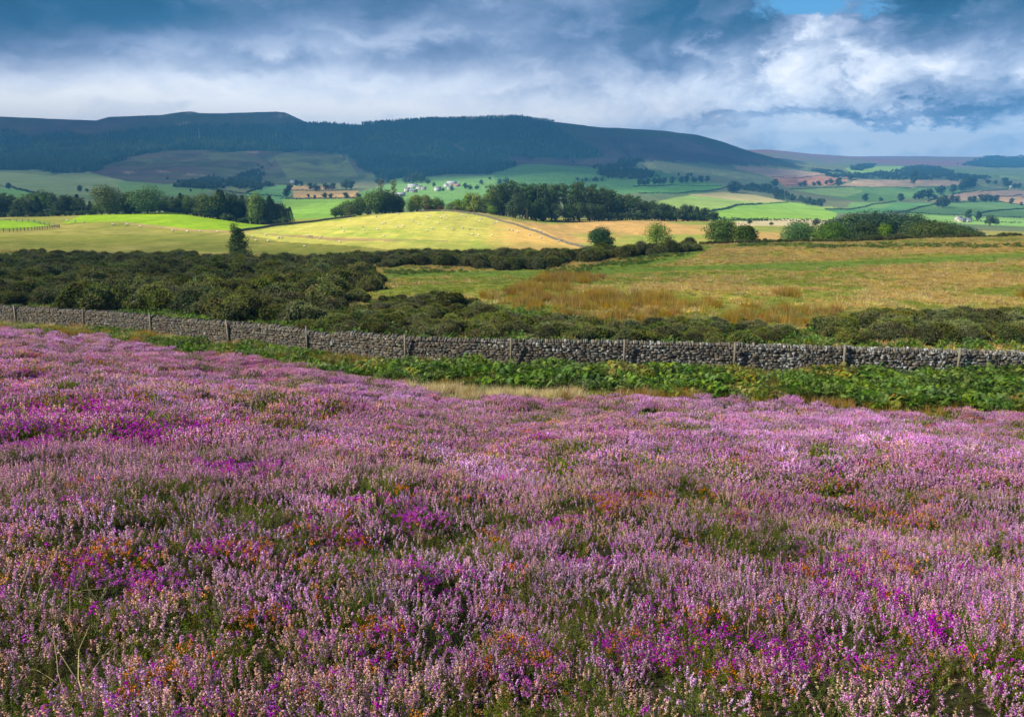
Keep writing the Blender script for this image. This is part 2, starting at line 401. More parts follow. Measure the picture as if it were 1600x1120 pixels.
def ground_mat():
    m, nt = mat('land_grass_soil_and_moor')
    a = nt.node('ShaderNodeAttribute', attribute_name='Col').outputs['Color']
    p = nt.node('ShaderNodeNewGeometry').outputs['Position']
    f0 = nt.noise(p, 2.5, 4, 0.65); f1 = nt.noise(p, 0.25, 5, 0.65); f2 = nt.noise(p, 0.022, 5, 0.6)
    c = nt.mix(1.0, a, nt.ramp(f0, [(0.3, (.72,.74,.7)), (0.7, (1.25,1.22,1.2))]), 'MULTIPLY')
    c = nt.mix(1.0, c, nt.ramp(f1, [(0.3, (.72,.82,.75)), (0.7, (1.28,1.15,1.15))]), 'MULTIPLY')
    c = nt.mix(1.0, c, nt.ramp(f2, [(0.3, (.80,.86,.85)), (0.7, (1.22,1.12,1.1))]), 'MULTIPLY')
    ms_ = nt.node('ShaderNodeMapping'); ms_.inputs['Scale'].default_value = (.16, .012, 0); ms_.inputs['Rotation'].default_value = (0, 0, rad(24)); nt.l.new(p, ms_.inputs[0])
    f3 = nt.noise(ms_.outputs[0], 1.0, 3, .6); c = nt.mix(1.0, c, nt.ramp(f3, [(0.3, (.82,.84,.82)), (0.7, (1.15,1.12,1.12))]), 'MULTIPLY')
    hb = nt.math('ADD', f0, nt.math('MULTIPLY', f1, 4.0))
    finish(nt, bsdf(nt, c, 0.95, 0.05, hb, 0.5, 0.3)); return m
M_GROUND = ground_mat()

# ------------------------------------------------------------------ land cover: which colour the land has where
def inpoly(px, py, poly):
    ins = np.zeros(px.shape, bool); n = len(poly)
    for i in range(n):
        x1, y1 = poly[i]; x2, y2 = poly[(i+1) % n]
        if y1 == y2: continue
        c = ((y1 > py) != (y2 > py)) & (px < (x2-x1)*(py-y1)/(y2-y1)+x1)
        ins ^= c
    return ins
FOREST = [
 ([(-200,262),(-200,206),(0,206),(60,212),(150,212),(240,200),(300,196),(520,196),(600,204),(690,225),(790,250),(800,262),(760,272),(700,273),(645,276),(600,280),(565,262),(545,243),(500,238),(380,236),(260,235),(195,245),(150,268),(100,270),(60,264)], 1500, 3350),
 ([(565,196),(640,191),(740,186),(810,185),(866,194),(905,222),(942,245),(900,247),(800,246),(740,235),(640,206)], 1500, 3420),
]
SCRUB = [
 ([(290,286),(335,280),(352,286),(378,276),(405,262),(412,268),(398,284),(425,288),(400,297),(360,291),(330,297),(270,292)], 900, 2700),
 ([(930,262),(985,258),(1000,268),(960,270)], 900, 3000),
 ([(940,268),(1010,270),(1025,279),(980,281),(935,276)], 900, 3000),
 ([(900,280),(945,275),(950,283),(905,284)], 900, 3000),
 ([(960,252),(990,250),(1003,256),(965,258)], 900, 3000),
 ([(1200,297),(1225,300),(1250,311),(1292,315),(1288,323),(1240,318),(1210,309)], 700, 2600),
 ([(1150,295),(1185,293),(1215,300),(1215,306),(1185,302)], 700, 2600),
 ([(1265,262),(1300,268),(1350,275),(1420,277),(1500,281),(1500,284),(1420,281),(1340,280),(1290,274)], 900, 5000),
 ([(1335,274),(1390,268),(1430,262),(1470,265),(1490,272),(1550,280),(1480,279),(1400,278)], 900, 5500),
 ([(1335,259),(1362,259),(1364,266),(1336,267)], 900, 5500),
 ([(1540,247),(1640,247),(1640,260),(1560,262),(1500,258)], 2500, 7300),
]
FIELDS = [  # colour, polygon, depth range
 ((.15,.21,.09), [(-200,262),(60,264),(130,268),(250,280),(340,292),(330,300),(200,306),(-200,300)], 500, 2600),
 ((.11,.23,.06), [(-200,292),(20,294),(60,303),(80,312),(-200,320)], 500, 2000),
 ((.10,.20,.06), [(180,284),(330,289),(335,296),(300,306),(200,306)], 500, 2000),
 ((.11,.25,.09), [(386,302),(415,287),(468,288),(452,308),(440,318),(385,320)], 500, 2600),
 ((.45,.31,.14), [(452,291),(522,291),(524,297),(452,297.5)], 500, 2600),
 ((.50,.34,.14), [(458,299),(560,298),(562,308),(458,309.5)], 500, 2600),
 ((.18,.33,.05), [(440,312),(560,311),(560,345),(440,345)], 480, 2000),
 ((.14,.28,.08), [(560,300),(600,290),(620,278),(760,275),(800,268),(830,275),(900,282),(900,306),(560,330)], 480, 2600),
 ((.085,.20,.06), [(770,268),(840,253),(950,252),(1000,262),(1060,275),(1125,283),(1090,287),(980,303),(780,305)], 480, 3000),
 ((.15,.19,.10), [(945,246),(1030,252),(1150,268),(1210,280),(1205,296),(1130,290),(1060,274),(990,262)], 480, 3000),
 ((.09,.24,.06), [(985,295),(1000,291),(1110,286),(1136,291),(1100,300),(1060,303),(1010,303)], 480, 3000),
 ((.24,.35,.08), [(1020,316),(1060,308),(1100,302),(1230,315),(1310,325),(1300,346),(1100,342)], 480, 3000),
 ((.42,.38,.17), [(1075,304),(1130,300),(1180,305),(1232,315),(1180,316),(1130,311)], 480, 3000),
 ((.20,.36,.05), [(1110,331),(1160,321),(1235,316),(1310,331),(1300,349),(1110,346)], 480, 3000),
 ((.60,.46,.28), [(1150,346),(1230,342),(1310,344),(1310,353),(1150,353)], 400, 1000),
 ((.34,.25,.20), [(1146,259),(1200,262),(1240,266),(1295,275),(1205,277),(1150,264)], 900, 4000),
 ((.36,.18,.12), [(1208,277),(1320,275),(1328,280),(1300,289),(1225,291)], 900, 4000),
 ((.42,.30,.21), [(1232,266),(1300,272),(1345,279),(1320,280),(1280,275)], 900, 4000),
 ((.38,.28,.19), [(1312,291),(1337,281),(1430,281),(1500,283),(1507,290),(1410,292),(1340,292)], 900, 4000),
 ((.11,.22,.06), [(1236,296),(1330,292),(1500,293),(1500,300),(1400,314),(1335,314)], 700, 4000),
 ((.20,.31,.09), [(1236,296),(1330,293),(1350,300),(1320,308),(1280,304)], 700, 4000),
 ((.35,.25,.18), [(1445,315),(1500,302),(1530,298),(1640,296),(1640,306),(1540,309),(1500,314)], 700, 4000),
 ((.42,.28,.17), [(1545,309),(1640,304),(1640,322),(1580,318)], 700, 4000),
 ((.10,.20,.07), [(1388,331),(1470,317),(1550,313),(1600,321),(1640,325),(1640,340),(1450,335)], 600, 3000),
 ((.20,.36,.09), [(1420,333),(1640,343),(1640,356),(1420,346)], 500, 3000),
 ((.20,.34,.08), [(1318,263),(1360,260),(1425,260),(1420,266),(1370,272),(1330,269)], 900, 6000),
 ((.10,.24,.08), [(1290,328),(1400,316),(1460,318),(1380,333),(1310,334)], 600, 3000),
 ((.14,.26,.08), [(1330,316),(1400,315),(1380,325),(1320,327)], 600, 3000),
]
HEDGES = [  # polylines of hedge between fields, photo coordinates, half width in photo rows
 [(1105,332),(1150,322),(1190,319),(1232,317)], [(1110,343),(1200,345),(1310,347)], [(990,292),(1050,290),(1130,291)], [(1000,303),(1060,303),(1135,293)],
 [(1315,292),(1400,293),(1500,292)], [(1400,333),(1470,318),(1550,314),(1600,321)], [(1388,331),(1450,335),(1600,341)], [(1290,328),(1400,315)],
 [(1500,345),(1600,349)], [(1450,315),(1500,302),(1600,296)], [(452,298),(560,298)], [(440,311),(560,310)], [(330,297),(450,308)], [(-50,291),(20,293),(60,303)], [(1545,310),(1600,305)],
 [(1205,277),(1295,275),(1330,281)], [(1225,291),(1300,290),(1340,281)], [(386,302),(415,288),(468,288)], [(1530,334),(1600,327)], [(1236,296),(1330,292)]]
def seg_dist(px, py, pl):
    d = np.full(px.shape, 1e9)
    for (x1, y1), (x2, y2) in zip(pl, pl[1:]):
        L = (x2-x1)**2+(y2-y1)**2; t = np.clip(((px-x1)*(x2-x1)+(py-y1)*(y2-y1))/L, 0, 1)
        d = np.minimum(d, np.hypot(px-x1-t*(x2-x1), py-y1-t*(y2-y1)))
    return d
# depth of the wall as a function of the photograph's column
WALL_U = np.array([-500,-70,33,137,240,360,481,634,798,1148,1600,2100.]); WALL_Y = np.array([68,56,52.5,49.6,46.6,43.6,41,38.6,37.5,37.2,36.8,36.4])
HEDGE_U = np.array([-600,-200,0,200,400,600,700,800,900,1000,1200,1600,2200.]); HEDGE_Y = np.array([55,50,46.5,42.5,37,32.6,30.5,29.3,30.3,31.0,30.0,28.8,28.2])
def scol(x, y):
    return CU + (x/np.maximum(y, .5))*F*(cT+sT*0.0)
def in_heather(x, y):
    u = scol(x, y); e = np.interp(u, HEDGE_U, HEDGE_Y) + 1.6*(fbm(x/3.0, y/3.0, 41, 3)-0.5)*2
    return y < e
def lerp(a, b, t): return np.asarray(a)*(1-t[:, None])+np.asarray(b)*t[:, None]
def land_colour(x, y, z):
    u, v = proj(x, y, z)
    N = len(x); c = np.zeros((N, 3)); u = np.where(y < 1, -9999, u)
    n1 = fbm(x/9, y/9, 21, 4); n2 = fbm(x/60, y/60, 22, 4); n3 = fbm(x/300, y/300, 23, 4); nn = fbm(x/2.5, y/2.5, 25, 3)
    sm = lambda q, a, b: np.clip((q-a)/(b-a), 0, 1)
    # near rough pasture behind the wall
    past = lerp((.40,.28,.075), (.26,.27,.045), sm(n1*.6+nn*.4, .46, .60))
    past = lerp(past, (.13,.19,.03), sm(n2, .55, .7)*.6)
    c[:] = past
    for pl, w in (([(540,434),(700,428),(930,425),(1100,418),(1300,412),(1600,398)], 4), ([(600,420),(760,431),(900,428)], 3), ([(900,425),(1010,412),(1080,398),(1100,388)], 5), ([(1100,418),(1250,421),(1400,412),(1600,405)], 3), ([(700,430),(900,436),(1060,428)], 2)):
        d = seg_dist(u, v, pl); k = (1-sm(d, w*.5, w*1.3))*((y > 56) & (y < 200))
        c = lerp(c, (.15,.24,.035), k)
    # bracken floor by the wall, heather floor
    wy = np.interp(scol(x, y), WALL_U, WALL_Y)
    c = lerp(c, (.10,.11,.04), sm(wy+26+10*(n1-.5)-y, 0, 8)*0.6)
    c = lerp(c, (.12,.13,.04), (y < wy+1).astype(float)*.8)
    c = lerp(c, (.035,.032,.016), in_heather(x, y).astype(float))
    # pastures beyond
    m = (y > 188)
    fld = lerp((.25,.27,.05), (.36,.33,.09), sm(n1*.4+n2*.6, .42, .6))
    c[m] = fld[m]
    def paint(col, poly, y0, y1, soft=None):
        q = inpoly(u, v, poly) & (y > y0) & (y < y1)
        c[q] = np.asarray(col)*(1+0.12*(n2[q][:, None]-.5)*2)
    paint((.55,.53,.12), [(380,366),(420,356),(540,342),(640,331),(700,328),(800,340),(860,360),(920,392),(700,400),(560,385),(440,378)], 225, 420)
    paint((.27,.45,.02), [(95,349),(130,336),(270,332),(330,338),(420,353),(470,350),(545,342),(540,344),(430,353),(385,361),(300,358),(240,352),(180,346)], 240, 440)
    paint((.22,.40,.02), [(-200,343),(60,344),(88,351),(40,358),(-200,366)], 240, 440)
    paint((.42,.32,.14), [(185,346),(240,352),(300,358),(385,361.5),(520,371),(700,376),(700,378.5),(520,376),(380,364),(300,361),(200,351)], 240, 440)
    q = inpoly(u, v, [(380,366),(420,356),(540,342),(640,331),(700,328),(800,340),(860,360),(920,392),(700,400),(560,385),(440,378)]) & (y > 225) & (y < 420)
    c = np.where(q[:, None], lerp(c, (.33,.44,.07), sm(n1*.5+n2*.5, .50, .62)*.7), c)
    k = sm(u+ (n1-.5)*60, 760, 800)*(inpoly(u, v, [(740,340),(800,340),(860,360),(925,392),(740,400)]) & (y > 225) & (y < 425))
    c = lerp(c, (.66,.45,.14), k)
    q = (y > 235) & (y < 520) & (u > np.interp(v, [330,345,360,372,390], [700,800,850,870,918])) & (u < 1220)
    br = lerp((.54,.35,.13), (.28,.33,.07), sm(n1*.35+n2*.65, .47, .6)); c[q] = br[q]
    # valley ground
    m = y > 560
    vg = lerp((.12,.19,.08), (.17,.20,.10), sm(n3, .4, .6)); c[m] = vg[m]
    for col, poly, y0, y1 in FIELDS: paint(tuple(min(.6, q*(1.28 if col[1] > col[0] else 1.12)) for q in col), poly, y0, y1)
    # moorland slopes and hills
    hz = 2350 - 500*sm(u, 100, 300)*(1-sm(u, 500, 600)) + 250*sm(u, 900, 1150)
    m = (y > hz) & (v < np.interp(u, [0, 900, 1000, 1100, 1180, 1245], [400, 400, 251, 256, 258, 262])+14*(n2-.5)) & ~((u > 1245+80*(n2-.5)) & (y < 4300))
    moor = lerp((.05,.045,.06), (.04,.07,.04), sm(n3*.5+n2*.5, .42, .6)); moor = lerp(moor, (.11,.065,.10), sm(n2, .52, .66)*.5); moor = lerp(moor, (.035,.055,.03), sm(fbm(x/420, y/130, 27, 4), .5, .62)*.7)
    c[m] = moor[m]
    q = inpoly(u, v, [(250,235),(400,236),(545,243),(575,275),(560,285),(450,290),(330,292),(200,284),(140,270),(190,246)]) & (y > 1500) & (y < 3400)
    sl = lerp((.085,.08,.07), (.10,.14,.06), sm(n2+ (u-400)/900, .36, .6)); sl = lerp(sl, (.12,.07,.09), sm(n3, .56, .64)*.5); sl = lerp(sl, (.04,.07,.035), sm(fbm(x/90, y/60, 28, 3), .60, .68)*.7); c[q] = sl[q]
    q = inpoly(u, v, [(430,247),(540,245),(560,275),(450,280)]) & (y > 1500) & (y < 3400)
    c[q] = lerp((.15,.20,.07), (.10,.12,.06), sm(n2, .42, .6))[q]
    m = y > 4250
    far = lerp((.24,.13,.15), (.17,.18,.10), sm(n3, .42, .62)); c[m] = far[m]
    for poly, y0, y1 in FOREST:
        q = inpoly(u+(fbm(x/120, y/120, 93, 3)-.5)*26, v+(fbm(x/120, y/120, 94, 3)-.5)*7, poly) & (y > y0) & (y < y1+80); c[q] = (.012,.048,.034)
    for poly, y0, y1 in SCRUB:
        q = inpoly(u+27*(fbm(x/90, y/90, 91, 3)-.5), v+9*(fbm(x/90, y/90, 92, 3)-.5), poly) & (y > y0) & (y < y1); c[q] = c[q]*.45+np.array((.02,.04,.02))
    # pale stones and scars on the hill
    for (a, b) in ((285,193),(300,177),(440,181),(300,272),(255,268),(325,275),(200,270),(395,238)):
        d = np.hypot((u-a)/12, (v-b)/2.2); k = (1-sm(d, .5, 1.2))*sm(nn+n1, .9, 1.15)*(y > 1500)
        c = lerp(c, (.30,.24,.20), k)
    return np.clip(c, 0, 1)

# ------------------------------------------------------------------ the ground, one sheet
th = np.concatenate([np.linspace(-180, -38, 60, endpoint=False), np.linspace(-38, 38, 1150), np.linspace(38, 180, 60)[1:]])
rr = np.concatenate([[0.0], np.exp(np.linspace(math.log(0.6), math.log(7300), 780))])
TH, RR = np.meshgrid(np.radians(th[:-1]), rr)
gx = (RR*np.sin(TH)).ravel(); gy = (RR*np.cos(TH)).ravel(); gz = hgt(gx, gy)
far_r = np.hypot(gx, gy); 
nc = len(th)-1; nr = len(rr)
ii, jj = np.meshgrid(np.arange(nr-1), np.arange(nc), indexing='ij'); j2 = (jj+1) % nc
quads = np.stack([ii*nc+jj, ii*nc+j2, (ii+1)*nc+j2, (ii+1)*nc+jj], -1).reshape(-1, 4)[:, ::-1]
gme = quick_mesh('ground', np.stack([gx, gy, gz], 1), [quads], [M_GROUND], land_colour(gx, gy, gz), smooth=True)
tag(link('ground', gme), kind='structure')

# ------------------------------------------------------------------ clouds unseen above the frame, added and shaped to shade the land
def smst(q, a, b):
    t = np.clip((q-a)/(b-a), 0, 1); return t*t*(3-2*t)
def shade_wanted(x, y):
    """how much of the sun the overhead clouds take from the land at (x, y)"""
    z = hgt(x, y, False); u, v = proj(x, y, z)
    n = fbm(x/700, y/700, 61, 3); nf = fbm(x/160, y/160, 62, 3)
    d = smst(y, 1500, 2000)*(1-smst(u, 1150, 1260))*(0.88-.26*smst(n, .42, .62))
    def ell(cu, cy, ru, ry, k):
        q = np.hypot((u-cu)/ru, np.log(np.maximum(y, 1)/cy)/ry) + (nf-.5)*.5
        return (1-smst(q, .7, 1.15))*k
    d = np.maximum(d, ell(60, 1150, 420, .55, .6))
    d = np.maximum(d, ell(930, 1900, 190, .40, .62))
    d = np.maximum(d, ell(1420, 1150, 200, .16, .45))
    d = np.maximum(d, ell(1480, 2300, 150, .25, .4))
    d = np.maximum(d, ell(1230, 1700, 120, .22, .4))
    d = np.maximum(d, ell(200, 150, 700, .62, .42)*(1-smst(y, 215, 265)))
    d = np.maximum(d, smst(y, 56, 75)*(1-smst(y, 190, 240))*0.34*(0.7+.6*(nf)))
    
    return np.clip(d, 0, .92)
CH = 900.0
L = CH/math.tan(SUN_EL); offx, offy = -L*math.cos(SUN_BACK), -L*math.sin(SUN_BACK)
def cloud_sheet(x0, x1, y0, y1, step):
    xs = np.arange(x0, x1, step); ys = np.arange(y0, y1, step)
    XX, YY = np.meshgrid(xs, ys); sh = shade_wanted(XX.ravel(), YY.ravel()).reshape(XX.shape)
    t = sh.copy()
    sub = fbm(XX/(step*3), YY/(step*3), 71, 3)
    zl = CH - 25*sub*(t > .02); zu = CH + 12 + 60*t*(0.5+sub)
    X2, Y2 = XX+offx, YY+offy
    n0 = XX.size; V = np.concatenate([np.stack([X2.ravel(), Y2.ravel(), zl.ravel()], 1), np.stack([X2.ravel(), Y2.ravel(), zu.ravel()], 1)])
    nx = len(xs); a, b = np.meshgrid(np.arange(len(ys)-1), np.arange(nx-1), indexing='ij')
    q = np.stack([a*nx+b, a*nx+b+1, (a+1)*nx+b+1, (a+1)*nx+b], -1).reshape(-1, 4)
    keep = sh.ravel()[q].max(1) > 0.02; q = q[keep]
    return V, [q[:, ::-1], q+n0], np.concatenate([sh.ravel()]*2)
cm, nt = mat('shade_cloud_vapour')
at_ = nt.node('ShaderNodeAttribute', attribute_name='Col')
dens = nt.math('SUBTRACT', 1.0, nt.math('SQRT', nt.math('SUBTRACT', 1.0, at_.outputs['Fac'])))
df = nt.node('ShaderNodeBsdfDiffuse'); df.inputs[0].default_value = (.9, .9, .92, 1)
tl = nt.node('ShaderNodeBsdfTranslucent'); tl.inputs[0].default_value = (.9, .9, .92, 1)
m1 = nt.node('ShaderNodeMixShader'); m1.inputs[0].default_value = .5; nt.l.new(df.outputs[0], m1.inputs[1]); nt.l.new(tl.outputs[0], m1.inputs[2])
tp = nt.node('ShaderNodeBsdfTransparent'); m2 = nt.node('ShaderNodeMixShader'); nt.l.new(dens, m2.inputs[0])
nt.l.new(tp.outputs[0], m2.inputs[1]); nt.l.new(m1.outputs[0], m2.inputs[2]); finish(nt, m2.outputs[0])
V, fs, sh = cloud_sheet(-3600, 4200, 700, 4300, 60)
V2, fs2, sh2 = cloud_sheet(-1100, 1500, 40, 700, 20)
V = np.concatenate([V, V2]); sh = np.concatenate([sh, sh2]); fs = fs + [f + (len(V)-len(V2)) for f in fs2]
tag(link('shade_clouds', quick_mesh('shade_clouds', V, fs, [cm], np.repeat(sh[:, None], 3, 1), True)), kind='stuff')

# ------------------------------------------------------------------ haze
hm, nt = mat('haze_air')
pv = nt.node('ShaderNodeVolumePrincipled'); pv.inputs['Color'].default_value = (.13, .50, 1.0, 1)
pv.inputs['Density'].default_value = HAZE_D = 1.75e-4; pv.inputs['Anisotropy'].default_value = 0.0
ho = nt.node('ShaderNodeOutputMaterial'); nt.l.new(pv.outputs[0], ho.inputs['Volume'])
b = MB(); b.box((0, 0, 62), (15000, 15000, 330))
tag(link('haze', b.mesh('haze', [hm])), kind='stuff')

# ------------------------------------------------------------------ scattering through geometry nodes (ground cover only)
SRC = bpy.data.collections.new('cover_sources')
def source(me):
    o = bpy.data.objects.new(me.name, me); SRC.objects.link(o); return o
def scatter(name, P, rot, scl, idx, sources, label=None):
    me = bpy.data.meshes.new(name); P = np.asarray(P, np.float32)
    me.vertices.add(len(P)); me.vertices.foreach_set('co', P.ravel())
    a = me.attributes.new('rot', 'FLOAT_VECTOR', 'POINT'); a.data.foreach_set('vector', np.asarray(rot, np.float32).ravel())
    a = me.attributes.new('scl', 'FLOAT_VECTOR', 'POINT'); a.data.foreach_set('vector', np.asarray(scl, np.float32).ravel())
    a = me.attributes.new('idx', 'INT', 'POINT'); a.data.foreach_set('value', np.asarray(idx, np.int32))
    o = link(name, me)
    g = bpy.data.node_groups.new(name, 'GeometryNodeTree')
    g.interface.new_socket('Geometry', in_out='INPUT', socket_type='NodeSocketGeometry')
    g.interface.new_socket('Geometry', in_out='OUTPUT', socket_type='NodeSocketGeometry')
    N = g.nodes; Lk = g.links
    gi = N.new('NodeGroupInput'); go = N.new('NodeGroupOutput')
    def named(n, t):
        q = N.new('GeometryNodeInputNamedAttribute'); q.data_type = t; q.inputs[0].default_value = n; return q.outputs[0]
    r = named('rot', 'FLOAT_VECTOR'); s = named('scl', 'FLOAT_VECTOR'); ix = named('idx', 'INT')
    e2r = N.new('FunctionNodeEulerToRotation'); Lk.new(r, e2r.inputs[0])
    join = N.new('GeometryNodeJoinGeometry')
    for k, so in enumerate(sources):
        cmp = N.new('FunctionNodeCompare'); cmp.data_type = 'INT'; cmp.operation = 'EQUAL'
        ins = [q for q in cmp.inputs if q.enabled]; Lk.new(ix, ins[0]); ins[1].default_value = k
        oi = N.new('GeometryNodeObjectInfo'); oi.inputs['Object'].default_value = so; oi.inputs['As Instance'].default_value = True
        ip = N.new('GeometryNodeInstanceOnPoints')
        Lk.new(gi.outputs[0], ip.inputs['Points']); Lk.new(cmp.outputs[0], ip.inputs['Selection']); Lk.new(oi.outputs['Geometry'], ip.inputs['Instance'])
        Lk.new(e2r.outputs[0], ip.inputs['Rotation']); Lk.new(s, ip.inputs['Scale']); Lk.new(ip.outputs[0], join.inputs[0])
    Lk.new(join.outputs[0], go.inputs[0])
    md = o.modifiers.new('cover', 'NODES'); md.node_group = g
    tag(o, kind='stuff'); return o
def sample(y0, y1, dens, smax=0.80, mask=None):
    """random land points with dens(Y) per square metre inside the view wedge"""
    out = []; edges = np.exp(np.linspace(math.log(y0), math.log(y1), 24))
    for a, bb in zip(edges, edges[1:]):
        n = RNG.poisson(dens((a+bb)/2)*(bb*bb-a*a)*smax)
        y = np.sqrt(RNG.uniform(a*a, bb*bb, n)); s = RNG.uniform(-smax, smax, n); out.append(np.stack([s*y, y], 1))
    P = np.concatenate(out); z = hgt(P[:, 0], P[:, 1]); P = np.column_stack([P, z])
    if mask is not None: P = P[mask(P[:, 0], P[:, 1], P[:, 2])]
    return P
def polys_mask(polys, y0, y1, wob=0):
    def f(x, y, z):
        u, v = proj(x, y, z); 
        if wob: L_ = np.where(y > 500, 90.0, 5.0); u = u + wob*3*(fbm(x/L_, y/L_, 91, 3)-.5); v = v + wob*(fbm(x/L_, y/L_, 92, 3)-.5)
        q = np.zeros(len(x), bool)
        for p in polys: q |= inpoly(u, v, p)
        return q & (y > y0) & (y < y1)
    return f
def uprot(n, lean=0.12): return np.column_stack([RNG.normal(0, lean, n), RNG.normal(0, lean, n), RNG.uniform(0, 6.283, n)])
def iso(s): return np.column_stack([s, s, s])

def frames(D):
    """orthonormal frames for directions D (n,3)"""
    D = D/np.linalg.norm(D, axis=1, keepdims=True)
    ref = np.where(np.abs(D[:, 2:3]) < .9, np.array([[0, 0, 1.]]), np.array([[1., 0, 0]]))
    A = np.cross(D, ref); A /= np.linalg.norm(A, axis=1, keepdims=True); B = np.cross(D, A)
    return D, A, B

# ------------------------------------------------------------------ heather
def rnd(a, b, n): return RNG.uniform(a, b, n)
def blades(mb, P, D, length, width, C):
    """n little triangles from P along D"""
    n = len(P); D, A, B = frames(D); ang = rnd(0, 6.28, n)[:, None]; W = A*np.cos(ang)+B*np.sin(ang)
    length = np.broadcast_to(length, n)[:, None]; width = np.broadcast_to(width, n)[:, None]
    V = np.stack([P-W*width/2, P+W*width/2, P+D*length], 1).reshape(-1, 3)
    mb.add(V, T=np.arange(3*n).reshape(n, 3), C=np.repeat(C, 3, 0))
def bells(mb, P, D, size, C):
    """n small open bells: three-sided pyramids"""
    n = len(P); D, A, B = frames(D); size = np.broadcast_to(size, n)[:, None]; V = [P+D*size*1.3]
    for k in range(3):
        t = 2.094*k; V.append(P - D*size*.1 + (A*math.cos(t)+B*math.sin(t))*size*.75)
    V = np.stack(V, 1).reshape(-1, 3); o = np.arange(n)[:, None]*4
    T = np.concatenate([o+np.array([[0,1,2]]), o+np.array([[0,2,3]]), o+np.array([[0,3,1]])])
    mb.add(V, T=T, C=np.repeat(C, 4, 0))
def jitc(c, n, j=0.2):
    return np.clip(np.asarray(c)[None]*(1+RNG.normal(0, j, (n, 1)))*(1+RNG.normal(0, j*.25, (n, 3))), 0.002, 1)
GREENS = [(.13,.19,.016), (.08,.125,.014), (.19,.24,.025), (.16,.12,.03)]
def heather_clump(name, kind0, stems, radius, hgt_, lod=0):
    mb = MB(); FL = {'ling': (.62,.25,.63), 'pale': (.72,.38,.74), 'dusk': (.56,.26,.42), 'beige': (.62,.37,.27), 'bell': (.50,.05,.52), 'spent': (.58,.23,.06), 'green': (.1,.14,.02)}
    for i in range(stems):
        kind = kind0
        if kind0 in ('ling', 'pale', 'dusk', 'beige'): kind = random.choices((kind0, 'ling', 'dusk', 'beige', 'pale', 'green', 'bell', 'spent'), (48, 14, 13, 8, 5, 8, 2, 2))[0]
        elif kind0 == 'bellpure': kind = random.choices(('bell', 'spent', 'green'), (66, 9, 25))[0]
        elif kind0 in ('bell', 'spent'): kind = random.choices((kind0, 'bell', 'spent', 'green', 'ling', 'dusk'), (34, 14, 12, 18, 14, 8))[0]
        elif random.random() < .22: kind = random.choice(('dusk', 'beige', 'ling'))
        flor = FL[kind]
        r = radius*math.sqrt(random.random()); a = random.random()*6.283
        H = hgt_*random.uniform(.72, 1.12)*(1-.25*(r/radius)**2)
        lean = Vector((math.cos(a)*r/radius*.45+random.gauss(0, .10), math.sin(a)*r/radius*.45+random.gauss(0, .10), 1)).normalized()
        p0 = np.array([math.cos(a)*r*.8, math.sin(a)*r*.8, -.05]); d = np.array(lean)
        green = GREENS[random.choice((0, 0, 1, 1, 2, 3))]
        nl = {0: 46, 1: 10}[lod]; t = rnd(.15, .82 if kind != 'green' else 1.02, nl); ll = (.013, .045)[lod]
        P = p0+d*H*t[:, None]+RNG.normal(0, .006, (nl, 3)); D = d[None]*.9+RNG.normal(0, .55, (nl, 3))
        blades(mb, P, D, ll*rnd(.7, 1.4, nl), (.0035, .014)[lod], jitc(green, nl, .25))
        blades(mb, p0[None], d[None], H*.98, .004 if lod == 0 else .008, np.array([(.10,.06,.035)]))
        if kind == 'green': continue
        if kind in ('ling', 'pale', 'dusk', 'beige'):
            nb = random.choice((1, 1, 2, 3)) if lod == 0 else 1
            for b_ in range(nb):
                t0 = .76 if b_ == 0 else random.uniform(.55, .7); L0 = H*(1.02-t0) if b_ == 0 else random.uniform(.04, .075)
                dd = d if b_ == 0 else d*.9+np.array([random.gauss(0, .35), random.gauss(0, .35), 0]); dd = dd/np.linalg.norm(dd)
                q0 = p0+d*H*t0
                if lod == 0:
                    n = int(L0/.0042); tt = rnd(0, 1, n); th_ = rnd(0, 6.28, n)
                    D_, A_, B_ = frames(dd[None]); out = A_*np.cos(th_)[:, None]+B_*np.sin(th_)[:, None]
                    P = q0+dd*(L0*tt)[:, None]+out*.0036; fc = jitc(flor, n, .12); wh = RNG.random(n) < .12; fc[wh] = fc[wh]*.5+.36  # whitish flecks: highlights painted onto random florets
                    bells(mb, P, out*1.0+dd*.25+RNG.normal(0, .12, (n, 3)), .0054*rnd(.8, 1.2, n), fc)
                else:
                    n = 7; tt = np.linspace(.0, 1, n); P = q0+dd*(max(L0, .07)*tt)[:, None]+RNG.normal(0, .006, (n, 3))
                    bells(mb, P, dd[None]*.5+RNG.normal(0, .8, (n, 3)), .0125, jitc(flor, n, .2))
        else:
            n = 16 if lod == 0 else 6; top = p0+d*H
            sg = .011 if lod == 0 else .016
            P = top+RNG.normal(0, sg, (n, 3))-d*rnd(0, .03, n)[:, None]
            cc = jitc(flor, n, .18)
            if kind == 'bell': k_ = RNG.random(n) < .10; cc[k_] = (.46,.17,.05)
            bells(mb, P, RNG.normal(0, 1, (n, 3))-d*.3, (.0075 if lod == 0 else .0135)*rnd(.8, 1.2, n), cc)
    return source(mb.mesh(name, [M_HEATH]))
KINDS = ['ling', 'ling', 'pale', 'dusk', 'beige', 'bell', 'bellpure', 'spent', 'green', 'ling']
NEAR = [heather_clump('heather_near_'+k, k, 27, .17, .29 if k not in ('bell', 'bellpure', 'spent') else .25, 0) for k in KINDS]
FARH = [heather_clump('heather_far_'+k, k, 100, .34, .30 if k not in ('bell', 'bellpure', 'spent') else .27, 1) for k in KINDS]
